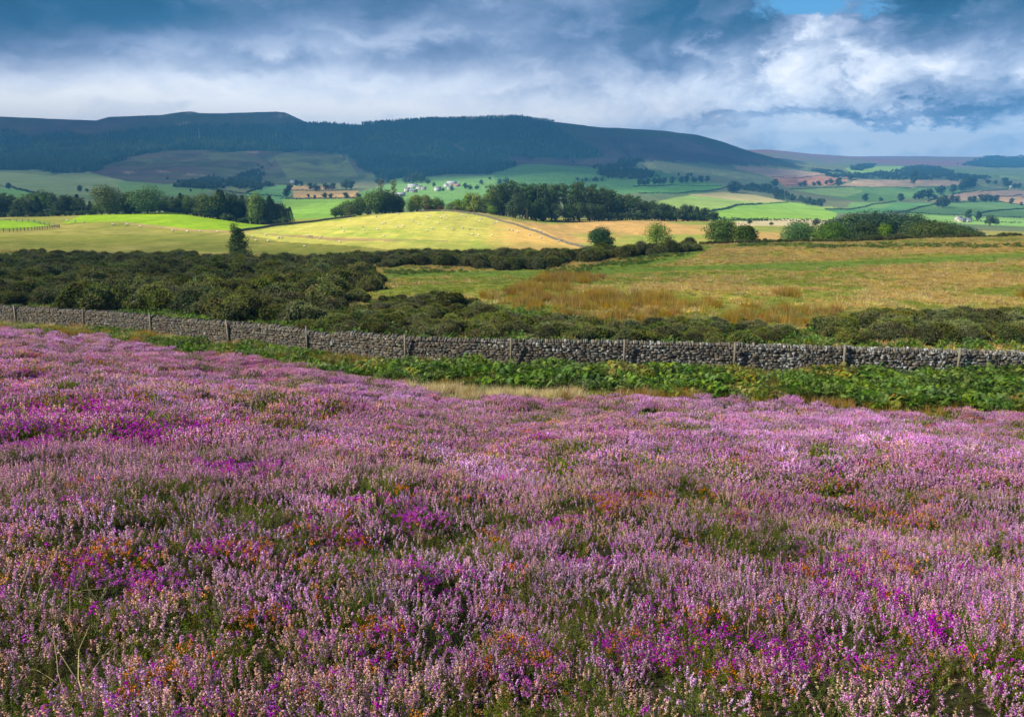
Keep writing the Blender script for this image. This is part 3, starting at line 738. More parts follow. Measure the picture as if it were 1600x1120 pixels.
HOT = [  # photo spots of one colour: u, v, radius m, kind
 (60,700,1.6,5),(120,665,1.2,5),(30,640,1.2,5),(230,690,1.0,5),(290,860,.25,5),(330,890,.3,5),(310,745,.7,5),(370,745,.7,5),(1150,1010,.35,5),(1180,1030,.3,5),(1120,1000,.2,7),(620,1000,.2,5),(180,890,.35,5),
 (120,880,.4,7),(60,900,.35,7),(420,890,.4,7),(460,885,.4,7),(950,790,.8,7),(1340,760,1.0,5),(1345,768,.7,7),(660,915,.4,5),(900,900,.35,5),(960,905,.3,5),(300,1075,.2,7),(1360,960,.4,5),(650,810,.5,5),(240,1090,.15,7),
 (1370,820,.9,7),(1290,785,.7,7),(150,930,.35,5),(40,1000,.3,8),(150,1040,.3,8),(560,1060,.22,8),(1190,880,.6,8),(860,960,.3,8),(200,570,2.2,5),(300,570,1.8,5),(400,570,1.8,5),(760,870,.4,8),(250,780,.8,8),(1420,1010,.35,5),
 (1210,1050,.4,5),(1100,1040,.3,5),(1250,1020,.25,5),(1230,1000,.2,7),(390,985,.2,7),(1450,990,.3,3),(100,960,.3,8),(330,850,.35,8)]
def heather_kind(x, y):
    n = len(x); a = fbm(x/1.7, y/1.7, 101, 3); b_ = fbm(x/3.1+9, y/3.1, 102, 3); c_ = fbm(x/.9, y/.9+5, 103, 2); e_ = fbm(x/6, y/6, 104, 3)
    r = RNG.random(n); k = np.where(r < .40, 0, np.where(r < .54, 2, np.where(r < .76, 3, np.where(r < .86, 4, 8))))
    nearY = np.clip((9-y)/6, 0, 1); k = np.where(RNG.random(n) < .30*nearY, 8, k)
    k = np.where((b_ > .56) & (r < .55), 4, k); k = np.where((c_ > .66) & (r < .75), 8, k)
    k = np.where((e_ < .42) & (r < .5), 3, k); k = np.where((e_ > .58) & (r > .4), 2, k)
    k = np.where((a > .68) & (r < .26), 5, k); k = np.where((a > .77) & (r < .5), np.where(r < .3, 5, 7), k)
    k = np.where((c_ < .22) & (b_ < .5) & (r < .40), 7, k)
    k = np.where((r > .985), 6, k); k = np.where((r < .05), 7, k)
    for (u, v, R, kk) in HOT:
        p = at(u, v); d = np.hypot(x-p.x, y-p.y)/(R*.85); q = (d < 1) & (RNG.random(n) < .85*(1.2-d)); k = np.where(q, 6 if kk == 5 else kk, k)
    k = np.where((k == 0) & (RNG.random(n) < .35), 9, k)
    return k
def hmask(x, y, z): return in_heather(x, y)
def put_heather(name, y0, y1, dens, src, hs, smax):
    P = sample(y0, y1, dens, smax, hmask); x, y = P[:, 0], P[:, 1]
    gap = fbm(x/.75, y/.75, 113, 2); kp = gap > -1; P = P[kp]; gap = gap[kp]; x, y = P[:, 0], P[:, 1]
    hh = .80+.95*(fbm(x/1.1, y/1.1, 111, 3)-.36)
    k = heather_kind(x, y); k = np.where((gap < .36) & (RNG.random(len(k)) < .7), 8, k); hh = np.where(gap < .36, hh*.78, hh)
    sc = hs*rnd(.85, 1.15, len(x))
    P[:, 2] -= .02
    lean = uprot(len(x), .13)
    return scatter(name, P, lean, np.column_stack([sc, sc, sc*hh]), k, src)
put_heather('heather', 0.9, 11, lambda Y: 34 if Y < 7 else 26, NEAR, 1.0, 1.0)
put_heather('heather', 11, 58, lambda Y: 12 if Y < 22 else 8, FARH, 1.0, 1.0)

# pale bent grass stalks among the heather
def stalks(name, n, H, spread, C, w=.0022, curve=.5):
    mb = MB()
    for i in range(n):
        a = random.random()*6.283; h = H*random.uniform(.6, 1.1); out = spread*random.uniform(.2, 1.2); seg = 6
        base = Vector((random.gauss(0, spread*.12), random.gauss(0, spread*.12), 0)); prev = None
        pts = [base+Vector((math.cos(a)*out*(t**(1+curve)), math.sin(a)*out*(t**(1+curve)), h*(t-.28*t*t*random.uniform(.5, 1.5)))) for t in [k/seg for k in range(seg+1)]]
        side = Vector((-math.sin(a), math.cos(a), 0)); V = []
        for k, p in enumerate(pts):
            ww = w*(1-.8*k/seg); V += [tuple(p-side*ww), tuple(p+side*ww)]
        Q = [[2*k, 2*k+1, 2*k+3, 2*k+2] for k in range(seg)]
        mb.add(V, Q, C=jitc(C, 1, .2)[0])
    return source(mb.mesh(name, [M_GRASS]))
ST = [stalks('bent_pale', 4, .30, .30, (.44,.37,.18), .0017), stalks('bent_green', 10, .36, .2, (.20,.27,.05)), stalks('bent_pink', 8, .38, .12, (.42,.27,.2))]
P = sample(1.0, 14, lambda Y: 1.0, 1.0, hmask)
pk = [at(u, v) for u, v in ((60,1000),(110,1010),(150,990),(190,1040),(160,960),(230,860),(310,850),(330,880),(200,1000),(40,960),(880,1075),(20,1030),(90,950),(120,1090),(260,1010))]
P = np.concatenate([P, np.array([tuple(q) for q in pk])]); n = len(P)
idx = np.where(np.arange(n) >= n-len(pk), 0, RNG.choice(3, n, p=[.15, .6, .25])); P[:, 2] += .02
scatter('bent_grass', P, uprot(n, .35), iso(rnd(.8, 1.2, n)*np.where(np.arange(n) >= n-len(pk), 1.25, .85)), idx, ST)

# ------------------------------------------------------------------ tufts, rushes, bracken
def tuft(name, n, H, R, cols, w=.012, lean=.4):
    mb = MB(); th_ = rnd(0, 6.28, n); r = R*np.sqrt(rnd(0, 1, n)); P = np.column_stack([np.cos(th_)*r, np.sin(th_)*r, np.full(n, -.03)])
    D = np.column_stack([np.cos(th_)*lean*rnd(0, 1, n)+RNG.normal(0, .12, n), np.sin(th_)*lean*rnd(0, 1, n)+RNG.normal(0, .12, n), np.ones(n)])
    ci = RNG.integers(0, len(cols), n); C = np.array(cols)[ci]*(1+RNG.normal(0, .18, (n, 1)))
    blades(mb, P, D, H*rnd(.5, 1.1, n), w, np.clip(C, .01, 1)); return source(mb.mesh(name, [M_GRASS]))
TAN = [(.58,.42,.15), (.50,.34,.11), (.62,.48,.22), (.36,.31,.07)]; GRN = [(.21,.28,.03), (.27,.31,.05), (.15,.22,.03), (.38,.35,.08)]
RUSH = [(.26,.20,.035), (.38,.20,.035), (.20,.20,.03), (.46,.26,.05)]
T_TAN = tuft('tuft_tan', 70, .34, .26, TAN, .022, .6); T_GRN = tuft('tuft_green', 70, .22, .28, GRN, .024, .7)
T_RUSH = tuft('tuft_rush', 120, .75, .35, RUSH, .016, .35); T_PALE = tuft('tuft_pale', 90, .42, .24, [(.62,.50,.28), (.52,.42,.2), (.7,.6,.36)], .012, .6)
def pmask(x, y, z):
    wy = np.interp(scol(x, y), WALL_U, WALL_Y); return (y > wy+2) & (y < 192)
P = sample(40, 192, lambda Y: 1.9 if Y < 90 else 1.25, .80, pmask); x, y = P[:, 0], P[:, 1]
u, v = proj(x, y, P[:, 2]); g = fbm(x/9, y/9, 21, 4)*.6+fbm(x/2.5, y/2.5, 25, 3)*.4; g2 = fbm(x/60, y/60, 22, 4)
trk = np.minimum(seg_dist(u, v, [(540,434),(700,428),(930,425),(1100,418),(1300,412),(1600,398)]), seg_dist(u, v, [(900,425),(1010,412),(1080,398),(1100,388)]))
grn = (g+RNG.normal(0, .05, len(x))+.18*(g2-.5) > .53) | (trk < 6)
keep = ~((trk < 5) & (RNG.random(len(x)) < .6)); P, grn = P[keep], grn[keep]; n = len(P)
s = rnd(.7, 1.4, n); scatter('rough_grass', P, uprot(n), np.column_stack([s*1.15, s*1.15, s*np.where(grn, .7, .8)]), np.where(grn, 1, 0), [T_TAN, T_GRN])
RUSHP = [[(745,462),(800,452),(850,432),(930,428),(935,440),(890,452),(960,455),(1060,468),(1190,478),(1310,486),(1310,504),(1240,514),(1100,508),(960,512),(900,500),(820,492)], [(1580,455),(1650,455),(1650,470),(1590,470)], [(1210,455),(1250,455),(1250,465),(1215,465)]]
P = sample(50, 190, lambda Y: 1.8, .72, polys_mask(RUSHP, 50, 190, 10)); x, y = P[:, 0], P[:, 1]
q = fbm(x/4, y/4, 131, 3)+RNG.normal(0, .06, len(x)) > .40; P = P[q]; n = len(P)
s = rnd(.7, 1.25, n); scatter('rushes', P, uprot(n, .1), iso(s), np.zeros(n), [T_RUSH])

def frond(mb, base, yaw, H, Lf, col, rust):
    seg = 17; pts = []
    for k in range(seg+1):
        t = k/seg; out = Lf*(t**1.5); z = H*(math.sin(min(1, t*1.15)*1.45)) - .10*t*t
        pts.append(np.array([base[0]+math.cos(yaw)*out, base[1]+math.sin(yaw)*out, z]))
    side = np.array([-math.sin(yaw), math.cos(yaw), 0])
    P, D, Ln = [], [], []
    for k in range(5, seg+1):
        t = k/seg; w = .20*Lf/.55*math.sin((1-t)*2.1+.25)
        for sg in (-1, 1):
            P.append(pts[k]); fw = pts[k]-pts[k-1]; fw /= np.linalg.norm(fw); D.append(side*sg+fw*.45+np.array([0, 0, random.uniform(-.25, .1)])); Ln.append(max(.05, w))
    P = np.array(P); D = np.array(D); n = len(P); D, A, B = frames(D); Ln = np.array(Ln)[:, None]
    up = np.cross(D, side); U = np.tile(pts[-1]-pts[0], (n, 1)); U = U-D*np.sum(U*D, 1, keepdims=True); U /= np.linalg.norm(U, axis=1, keepdims=True)
    w = .014
    V = np.stack([P-U*w*.6, P+D*Ln*.45-U*w, P+D*Ln, P+D*Ln*.45+U*w, P+U*w*.6], 1).reshape(-1, 3); o = np.arange(n)[:, None]*5
    T = np.concatenate([o+np.array([[0,1,2]]), o+np.array([[0,2,4]]), o+np.array([[2,3,4]])])
    c = jitc((.36,.15,.04) if random.random() < rust else col, n, .15)
    mb.add(V, T=T, C=np.repeat(c, 5, 0))
    V = []; 
    for k, p in enumerate(pts): V += [p-side*.005, p+side*.005]
    mb.add(V, [[2*k, 2*k+1, 2*k+3, 2*k+2] for k in range(seg)], C=(.2,.22,.05))
def bracken(name, col, rust, n=17, H=.50):
    mb = MB()
    for i in range(n):
        frond(mb, (random.gauss(0, .17), random.gauss(0, .17)), random.random()*6.283, H*random.uniform(.45, 1.15), random.uniform(.16, .38), np.array(col)*random.uniform(.75, 1.25), rust)
    return source(mb.mesh(name, [M_BRACK]))
BR = [bracken('bracken_a', (.105,.185,.03), .01), bracken('bracken_b', (.14,.21,.032), .01, 15, .5), bracken('bracken_c', (.075,.14,.03), .01), bracken('bracken_d', (.18,.19,.035), .28, 14, .48)]
def brmask(x, y, z):
    u = scol(x, y); wy = np.interp(u, WALL_U, WALL_Y); e = np.interp(u, HEDGE_U, HEDGE_Y)+1.6*(fbm(x/3.0, y/3.0, 41, 3)-0.5)*2
    n = fbm(x/2.2, y/2.2, 141, 3); edge = e + .5 + np.interp(u, [520,620,700,800,900,1000,1100], [0,.5,1.3,1.5,.9,.2,0])
    q = (y > edge) & (y < wy-.55) & (n > .34)
    q &= ~((u < 130) & (y > wy-4.0) & (RNG.random(len(x)) < .9)); q &= ~((y > wy-1.6) & (n < .50))
    return q
P = sample(27, 66, lambda Y: 14, .84, brmask); n = len(P); x, y = P[:, 0], P[:, 1]; u = scol(x, y)
rust = fbm(x/1.6, y/1.6, 151, 2) > .68
s = rnd(.65, 1.15, n)*(.85+.35*(fbm(x/3, y/3, 152, 2)-.5)*2)*np.interp(u, [0,300,500,700,900,1600], [.6,.75,.95,1.0,1.2,1.35])
scatter('bracken', P, uprot(n, .15), iso(s), np.where(rust & (RNG.random(n) < .7), 3, RNG.choice(3, n, p=[.4,.25,.35])), BR)
# pale grass strip between heather and bracken, and tufts in the verge
def gm(x, y, z):
    u = scol(x, y); wy = np.interp(u, WALL_U, WALL_Y); h = in_heather(x, y); return (~h) & (y < wy-.3)
P = sample(27, 66, lambda Y: 9, .84, gm); n = len(P); x, y = P[:, 0], P[:, 1]; u = scol(x, y); e = np.interp(u, HEDGE_U, HEDGE_Y)
pale = (u > 620) & (u < 930) & (y < e+2.2+1.5*(fbm(x/2, y/2, 163, 2)-.5)) & (RNG.random(n) < .85) | (RNG.random(n) < .10)
g4 = np.where(pale, 0, np.where(fbm(x/2, y/2, 161, 2)+RNG.normal(0, .08, n) > .56, 2, 1)); s = rnd(.7, 1.2, n)*np.where(pale, 1.0, np.where(g4 == 2, .55, .9))
scatter('verge_grass', P, uprot(n, .15), iso(s), g4, [T_PALE, T_GRN, T_RUSH])
# sprigs of heather at the grass strip
# bracken and low growth beyond the wall
BPOLY = [[(-100,470),(0,466),(120,478),(300,490),(420,500),(540,478),(600,468),(700,475),(760,482),(860,488),(980,508),(1160,512),(1240,520),(1300,510),(1300,560),(1000,560),(500,530),(0,500)], [(850,425),(1000,404),(1080,395),(1085,400),(1000,414),(880,432)], [(1150,381),(1300,382),(1450,381),(1600,384),(1600,388),(1400,388),(1150,386)], [(600,425),(700,420),(740,424),(620,430)], [(1250,520),(1700,530),(1700,556),(1250,550)]]
P = sample(38, 190, lambda Y: 3.2 if Y < 80 else 1.5, .74, polys_mask(BPOLY, 39, 192, 8)); x, y = P[:, 0], P[:, 1]
wy = np.interp(scol(x, y), WALL_U, WALL_Y); P = P[(y > wy+.6) & (fbm(x/4, y/4, 171, 3) > .36)]; n = len(P)
scatter('bracken', P, uprot(n, .15), iso(rnd(.5, .9, n)), RNG.choice(4, n, p=[.3,.1,.57,.03]), BR)

# ------------------------------------------------------------------ gorse
def gorse_mesh(name, n, R, H, cols, lobes=9, sp=.12):
    mb = MB()
    for l in range(lobes):
        a = random.random()*6.283; r = R*random.uniform(.0, .7); c = np.array([math.cos(a)*r, math.sin(a)*r, H*random.uniform(.25, .62)*(1-.35*r/R)])
        rx = R*random.uniform(.32, .5); rz = H*random.uniform(.30, .42); m = n//lobes
        D = RNG.normal(0, 1, (m, 3)); D[:, 2] = np.abs(D[:, 2])*.9-.25; D /= np.linalg.norm(D, axis=1, keepdims=True)
        kn = 1+.22*np.sin(D[:, 0]*7+l)*np.sin(D[:, 1]*8+2*l)+.1*RNG.normal(0, 1, m)
        P = c+D*np.array([rx, rx, rz])*kn[:, None]
        C = np.array(cols[RNG.integers(0, len(cols))])*(1+RNG.normal(0, .22, (m, 1)))
        br = RNG.random(m) < .10; C[br] = (.14,.09,.045)
        blades(mb, P, D*.6+RNG.normal(0, .6, (m, 3))+np.array([0, 0, .3]), sp*rnd(.6, 1.5, m), sp*.6, np.clip(C, .004, 1))
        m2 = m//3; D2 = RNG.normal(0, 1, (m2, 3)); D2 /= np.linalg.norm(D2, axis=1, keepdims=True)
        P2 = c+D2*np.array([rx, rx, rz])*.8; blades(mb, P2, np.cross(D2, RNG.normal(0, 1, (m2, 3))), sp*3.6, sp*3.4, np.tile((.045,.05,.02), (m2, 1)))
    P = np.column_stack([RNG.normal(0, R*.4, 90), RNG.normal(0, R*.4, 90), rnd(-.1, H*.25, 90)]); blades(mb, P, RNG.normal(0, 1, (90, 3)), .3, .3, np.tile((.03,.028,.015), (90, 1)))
    return mb.mesh(name, [M_GORSE])
GC = [(.115,.15,.028), (.135,.165,.034), (.17,.185,.04), (.09,.135,.035), (.18,.15,.05)]
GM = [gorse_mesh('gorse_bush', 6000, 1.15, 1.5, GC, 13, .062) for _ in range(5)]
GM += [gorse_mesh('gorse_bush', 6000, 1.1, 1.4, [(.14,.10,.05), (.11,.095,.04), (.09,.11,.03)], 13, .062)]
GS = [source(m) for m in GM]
GPOLY = [[(-330,432),(-330,404),(60,404),(200,404),(380,410),(450,415),(520,426),(585,440),(592,466),(560,478),(470,482),(520,498),(505,512),(440,508),(330,500),(150,488),(60,480),(-330,462)],
 [(440,408),(620,405),(760,402),(880,401),(905,404),(880,412),(860,420),(800,424),(740,418),(640,414),(600,420),(560,414),(450,414)],
 [(905,402),(1010,395),(1085,389),(1082,394),(1000,402),(920,410)]]
P = sample(48, 200, lambda Y: .42, .90, polys_mask(GPOLY, 50, 200, 8)); P = P[fbm(P[:, 0]/7, P[:, 1]/7, 183, 3) > .34]; n = len(P)
s = rnd(.7, 1.35, n)*(.6+.9*fbm(P[:, 0]/9, P[:, 1]/9, 181, 2)); P[:, 2] -= .1
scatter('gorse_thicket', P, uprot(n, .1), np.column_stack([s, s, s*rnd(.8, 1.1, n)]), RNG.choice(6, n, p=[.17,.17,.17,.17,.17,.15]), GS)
# low gorse near the wall
GP2 = [[(560,484),(640,472),(740,480),(780,500),(880,500),(960,515),(960,535),(700,532),(470,520)], [(965,518),(1030,508),(1160,512),(1240,520),(1200,542),(965,540)], [(1280,512),(1380,500),(1480,496),(1700,498),(1700,535),(1560,538),(1310,536)], [(640,468),(690,466),(700,476),(650,480)]]
P = sample(40, 90, lambda Y: .95, .74, polys_mask(GP2, 40, 90, 6)); x, y = P[:, 0], P[:, 1]; wy = np.interp(scol(x, y), WALL_U, WALL_Y); P = P[(y > wy+1.4)]; n = len(P)
s = rnd(.45, .8, n)*np.where(P[:, 0]/P[:, 1] > .35, 1.25, 1.0); P[:, 2] -= .05
scatter('gorse_thicket', P, uprot(n, .1), np.column_stack([s, s, s*.85]), RNG.choice(6, n, p=[.15,.15,.15,.15,.15,.25]), GS)
def bush(u, v, w, label, variant=0, group='lone gorse bushes', hs=1.0):
    p = at(u, v); d = p.y; s = (w/F*d)/2.3
    o = link('gorse_bush', GM[variant], loc=p, rot=(0, 0, random.random()*6), scale=(s, s, s*hs)); return tag(o, label, 'gorse bush', group)
bush(710, 484, 56, 'rounded dark gorse bush standing alone on the tan grass behind the wall', 0)
bush(660, 478, 34, 'smaller gorse bush left of the rounded one behind the wall', 1)
bush(745, 492, 30, 'low gorse clump just right of the rounded bush behind the wall', 2)
bush(621, 522, 26, 'small dark gorse tuft showing over the wall near the dip', 3)
bush(1075, 388, 32, 'brown gorse bush at the right end of the dark hedge', 5)
bush(1160, 506, 22, 'tiny gorse bush among the brown rushes', 2, hs=.7)
bush(130, 487, 82, 'big rounded gorse bush close behind the left part of the wall', 4)
#bush(870, 447, 64, 'tall olive rush and gorse clump below the hedge gap', 4, hs=.75)

# ------------------------------------------------------------------ dry stone wall
def wall_path(n=1400):
    uu = np.linspace(-480, 2080, n); Yw = np.interp(uu, WALL_U, WALL_Y)
    k = np.hanning(61); k /= k.sum(); Yw = np.convolve(np.pad(Yw, 30, mode='edge'), k, 'valid')
    s = (uu-CU)/F/cT; X_ = s*Yw; return X_, Yw
wx, wyy = wall_path(); wz = hgt(wx, wyy, False)
kk = np.hanning(81); kk /= kk.sum(); wz = np.convolve(np.pad(wz, 40, mode='edge'), kk, 'valid')
wl = np.concatenate([[0], np.cumsum(np.hypot(np.diff(wx), np.diff(wyy)))])
def wpt(t): return np.array([np.interp(t, wl, wx), np.interp(t, wl, wyy), np.interp(t, wl, wz)])
def wframe(t):
    a, b_ = wpt(t-.5), wpt(t+.5); d = (b_-a); d /= np.linalg.norm(d); nrm = np.array([d[1], -d[0], 0]); nrm /= np.linalg.norm(nrm)
    return d, nrm, np.array([0, 0, 1.])
STC = [(.10,.092,.08), (.13,.115,.095), (.075,.072,.068), (.14,.125,.10), (.10,.10,.095), (.11,.09,.07)]
fm = MB(); cp = MB(); LEN = wl[-1]
WH = 1.08
def wall_h(t): return WH + .07*(vnoise(np.array([t/6.0]), np.array([3.3]), 5)[0]-.5)*2 - .22*math.exp(-((t-T_DIP)/1.3)**2)
pd = np.hypot(wx-(s_of(505, 540)*40.5), wyy-40.5); T_DIP = wl[int(np.argmin(pd))]
zc = -.25
while zc < WH+.02:
    ch = random.choice((random.uniform(.04, .065), random.uniform(.06, .11))); t = random.uniform(0, .2)
    while t < LEN:
        Ls = random.choice((random.uniform(.10, .22), random.uniform(.2, .42))); tm = t+Ls/2
        if zc+ch*.5 < wall_h(tm):
            hh = ch*random.choice((1, 1, 1, .96)); d, nn_, up = wframe(min(max(tm, .6), LEN-.6)); p = wpt(tm); th_ = .52-.12*(zc/WH)
            R_ = np.column_stack([d, nn_, up]); c = np.array(random.choice(STC))*random.uniform(.85, 1.25)
            fm.box(p+up*(zc+hh/2)+nn_*random.uniform(-.015, .025), (Ls-.010, th_+random.uniform(-.02, .04), hh-.005), R_, c, .010)
        t += Ls
    zc += ch
t = 0
while t < LEN:  # dark heart of rubble behind the joints
    d, nn_, up = wframe(min(max(t+1, .6), LEN-.6)); p = wpt(min(t+1, LEN)); R_ = np.column_stack([d, nn_, up])
    fm.box(p+up*(wall_h(t+1)-.5)/2, (2.04, .34, wall_h(t+1)+.36), R_, (.06,.055,.048)); t += 2
t = 0.0
while t < LEN-.2:
    w = random.choice((random.uniform(.04, .09), random.uniform(.08, .18))); H = random.uniform(.15, .25)*(1.0 if w < .13 else .85); tm = t+w/2; d, nn_, up = wframe(min(max(tm, .6), LEN-.6)); p = wpt(tm)+up*(wall_h(tm)-.03)
    R_ = np.column_stack([d, nn_, up]); dp = random.uniform(.30, .40); tilt = random.gauss(0, .10)
    prof = np.array([(-.5, 0), (.5, 0), (.52, .55), (.36, .88), (.10, 1.0), (-.2, .98), (-.42, .8), (-.52, .45)]); prof = prof*[dp, H]+RNG.normal(0, .010, prof.shape)
    sx = np.array([-.5, .5])*(w-.012); V = []
    for k, xx in enumerate((-.5, -.36, .36, .5)):
        sc = .86 if k in (0, 3) else 1.0
        for (n_, z_) in prof: V.append([xx*(w-.01)+tilt*z_, n_*sc, z_*(sc if z_ > .02 else 1)])
    V = np.array(V) @ R_.T + p; m = len(prof); Q = [[k*m+i, k*m+(i+1) % m, (k+1)*m+(i+1) % m, (k+1)*m+i] for k in range(3) for i in range(m)]
    c = np.array(random.choice(STC))*random.uniform(.8, 1.5); tri = [[0, i+1, i] for i in range(1, m-1)]+[[3*m, 3*m+i, 3*m+i+1] for i in range(1, m-1)]
    cp.add(V, Q, tri, c); t += w
wroot = bpy.data.objects.new('dry_stone_wall', None); COL.objects.link(wroot); wroot.location = tuple(wpt(LEN/2))
tag(wroot, 'long grey dry stone wall with upright cope stones behind the bracken', 'stone wall', kind='thing')
inv = -np.array(tuple(wroot.location))
for nm, b_ in (('wall_face', fm), ('coping', cp)):
    b_.V = [q+inv for q in b_.V]; link(nm, b_.mesh(nm, [M_STONE]), wroot)

# fence posts in front of the wall
PU = [33,137,240,360,481,634,798,975,1148,1320,1498]
ORD = ['first','second','third','fourth','fifth','sixth','seventh','eighth','ninth','tenth','eleventh','twelfth','thirteenth','fourteenth','fifteenth','sixteenth','seventeenth','eighteenth','nineteenth','twentieth']
for i, pu in enumerate(PU):
    Yp = float(np.interp((pu-CU)/F/cT, wx/wyy, wyy)) - .42; x = (pu-CU)/F/cT*Yp; z = float(np.interp(x, wx, wz))
    mb = MB(); mb.box((0, 0, .62), (.082, .08, 1.52), None, jit=.006); mb.box((0, 0, 1.39), (.075, .065, .02), None)
    me = mb.mesh('fence_post', [M_WOOD]); o = link('fence_post', me, loc=(x, Yp, z), rot=(random.gauss(0, .03), random.gauss(0, .035), random.gauss(0, .2)))
    tag(o, f'weathered wooden post against the stone wall, {ORD[i]} from the left edge', 'fence post', 'fence posts along the stone wall')

# ------------------------------------------------------------------ trees
def leaf_cloud(mb, C0, rad3, n, size, cols, flat=.0, gap=.0):
    D = RNG.normal(0, 1, (n, 3)); D /= np.linalg.norm(D, axis=1, keepdims=True)
    ph = RNG.uniform(0, 6, 3); k = 1+.15*np.sin(D[:, 0]*6+ph[0])*np.sin(D[:, 1]*6+ph[1])+.12*np.sin(D[:, 2]*9+ph[2])
    rr_ = k*(1-np.abs(RNG.normal(0, .16, n))); P = C0+D*rad3*rr_[:, None]
    if gap: keep = (np.sin(D[:, 0]*9+ph[1])*np.sin(D[:, 2]*8+ph[0]) > -gap); P, D = P[keep], D[keep]; n = len(P)
    N_ = D+RNG.normal(0, .28, (n, 3))+np.array([0, 0, .2]); N_, A, B = frames(N_); a = rnd(0, 6.28, n)[:, None]
    U = A*np.cos(a)+B*np.sin(a); Vv = np.cross(N_, U); s_ = (size*rnd(.6, 1.4, n))[:, None]
    V = np.stack([P-U*s_*.5, P-Vv*s_*.32+U*s_*.1, P+U*s_*.6, P+Vv*s_*.36+U*s_*.05], 1).reshape(-1, 3)
    ci = np.array(cols)[RNG.integers(0, len(cols), n)]*(1+RNG.normal(0, .10, (n, 1)))
    mb.add(V, Q=np.arange(4*n).reshape(n, 4), C=np.repeat(np.clip(ci, .004, 1), 4, 0))
def broadleaf(name, H, Wd, cols, n=2600, size=.42, lobes=16, low=.12, gap=.0, round_=1.0):
    """crown + trunk meshes; H height, Wd crown width"""
    cr = MB(); tr = MB(); th0 = H*.022+.05
    top = Vector((random.gauss(0, .03*H), random.gauss(0, .03*H), H*.55)); tr.tube([(0, 0, -.3), (0, 0, H*.15), tuple(top*.6), tuple(top)], [th0*1.4, th0, th0*.8, th0*.45], 7)
    cz = H*(low+(1-low)*.5); hz = H*(1-low)*.5
    for l in range(lobes):
        a = l*2.4+random.random(); e = random.uniform(-1.0, 1.0); rr_ = math.sqrt(max(0, 1-e*e))*random.uniform(.45, .72)
        w = 1.0-.18*max(0, e)*round_
        c = np.array([math.cos(a)*rr_*Wd*.5*w, math.sin(a)*rr_*Wd*.5*w, cz+e*hz*.68]); q = random.uniform(.24, .38)
        leaf_cloud(cr, c, np.array([Wd*q, Wd*q, H*q*.62]), n//lobes, size, cols, gap=gap)
        tr.tube([tuple(top*random.uniform(.35, .9)), tuple(c*.6+np.array(top)*.4*.9), tuple(c)], [th0*.45, th0*.28, th0*.1], 5)
    leaf_cloud(cr, np.array([0, 0, cz]), np.array([Wd*.36, Wd*.36, hz*.8]), n//6, size*1.2, cols)
    return tr.mesh('trunk', [M_BARK], True), cr.mesh('crown', [M_LEAF])
def conifer(H, Wd, cols, n=1500, low=.06, size=.5):
    cr = MB(); tr = MB(); tr.tube([(0, 0, -.3), (0, 0, H*.5), (0, 0, H)], [H*.018+.04, H*.012, .02], 6)
    t = rnd(0, 1, n)**.8; z = H*(low+(1-low)*t); R = Wd*.5*(1-t)**.85*(.75+.35*np.sin(t*46)**2)+.05; a = rnd(0, 6.28, n); q = rnd(.35, 1.0, n)
    P = np.column_stack([np.cos(a)*R*q, np.sin(a)*R*q, z-R*q*.25]); D = np.column_stack([np.cos(a), np.sin(a), -.25+RNG.normal(0, .25, n)])
    ci = np.array(cols)[RNG.integers(0, len(cols), n)]*(1+RNG.normal(0, .18, (n, 1)))
    blades(cr, P, D, size*rnd(.7, 1.4, n), size*.55, np.clip(ci, .004, 1))
    return tr.mesh('trunk', [M_BARK], True), cr.mesh('crown', [M_NEEDLE])
def pine(H, Wd, cols, n=1500, bare=.45, size=.4):
    cr = MB(); tr = MB(); lean = Vector((random.gauss(0, .02*H), random.gauss(0, .02*H), H*.93))
    tr.tube([(0, 0, -.3), tuple(lean*.5), tuple(lean)], [H*.016+.05, H*.012, .05], 6, (.3,.2,.13))
    m = 11
    for l in range(m):
        t = bare+(1-bare)*(l+.5)/m; a = l*2.3+random.random(); r = Wd*.5*random.uniform(.25, .75)*(1.1-.6*(t-bare)/(1-bare)); c = np.array([math.cos(a)*r+lean.x*t, math.sin(a)*r+lean.y*t, H*t])
        leaf_cloud(cr, c, np.array([Wd*.26, Wd*.26, H*.055]), n//m, size, cols, gap=.5)
        tr.tube([(lean.x*t, lean.y*t, H*t-.04*H), tuple(c)], [.07, .03], 4)
    return tr.mesh('trunk', [M_BARK], True), cr.mesh('crown', [M_NEEDLE])
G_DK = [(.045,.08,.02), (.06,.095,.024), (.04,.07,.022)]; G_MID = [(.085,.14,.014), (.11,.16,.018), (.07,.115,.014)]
G_LIT = [(.15,.21,.02), (.19,.23,.03), (.12,.18,.022)]; G_BLUE = [(.04,.08,.035), (.05,.09,.035), (.035,.065,.03)]; G_GRN = [(.06,.15,.03), (.08,.17,.032), (.05,.12,.026)]  # lit leaf palette: sunlit brightness put into the leaf colour
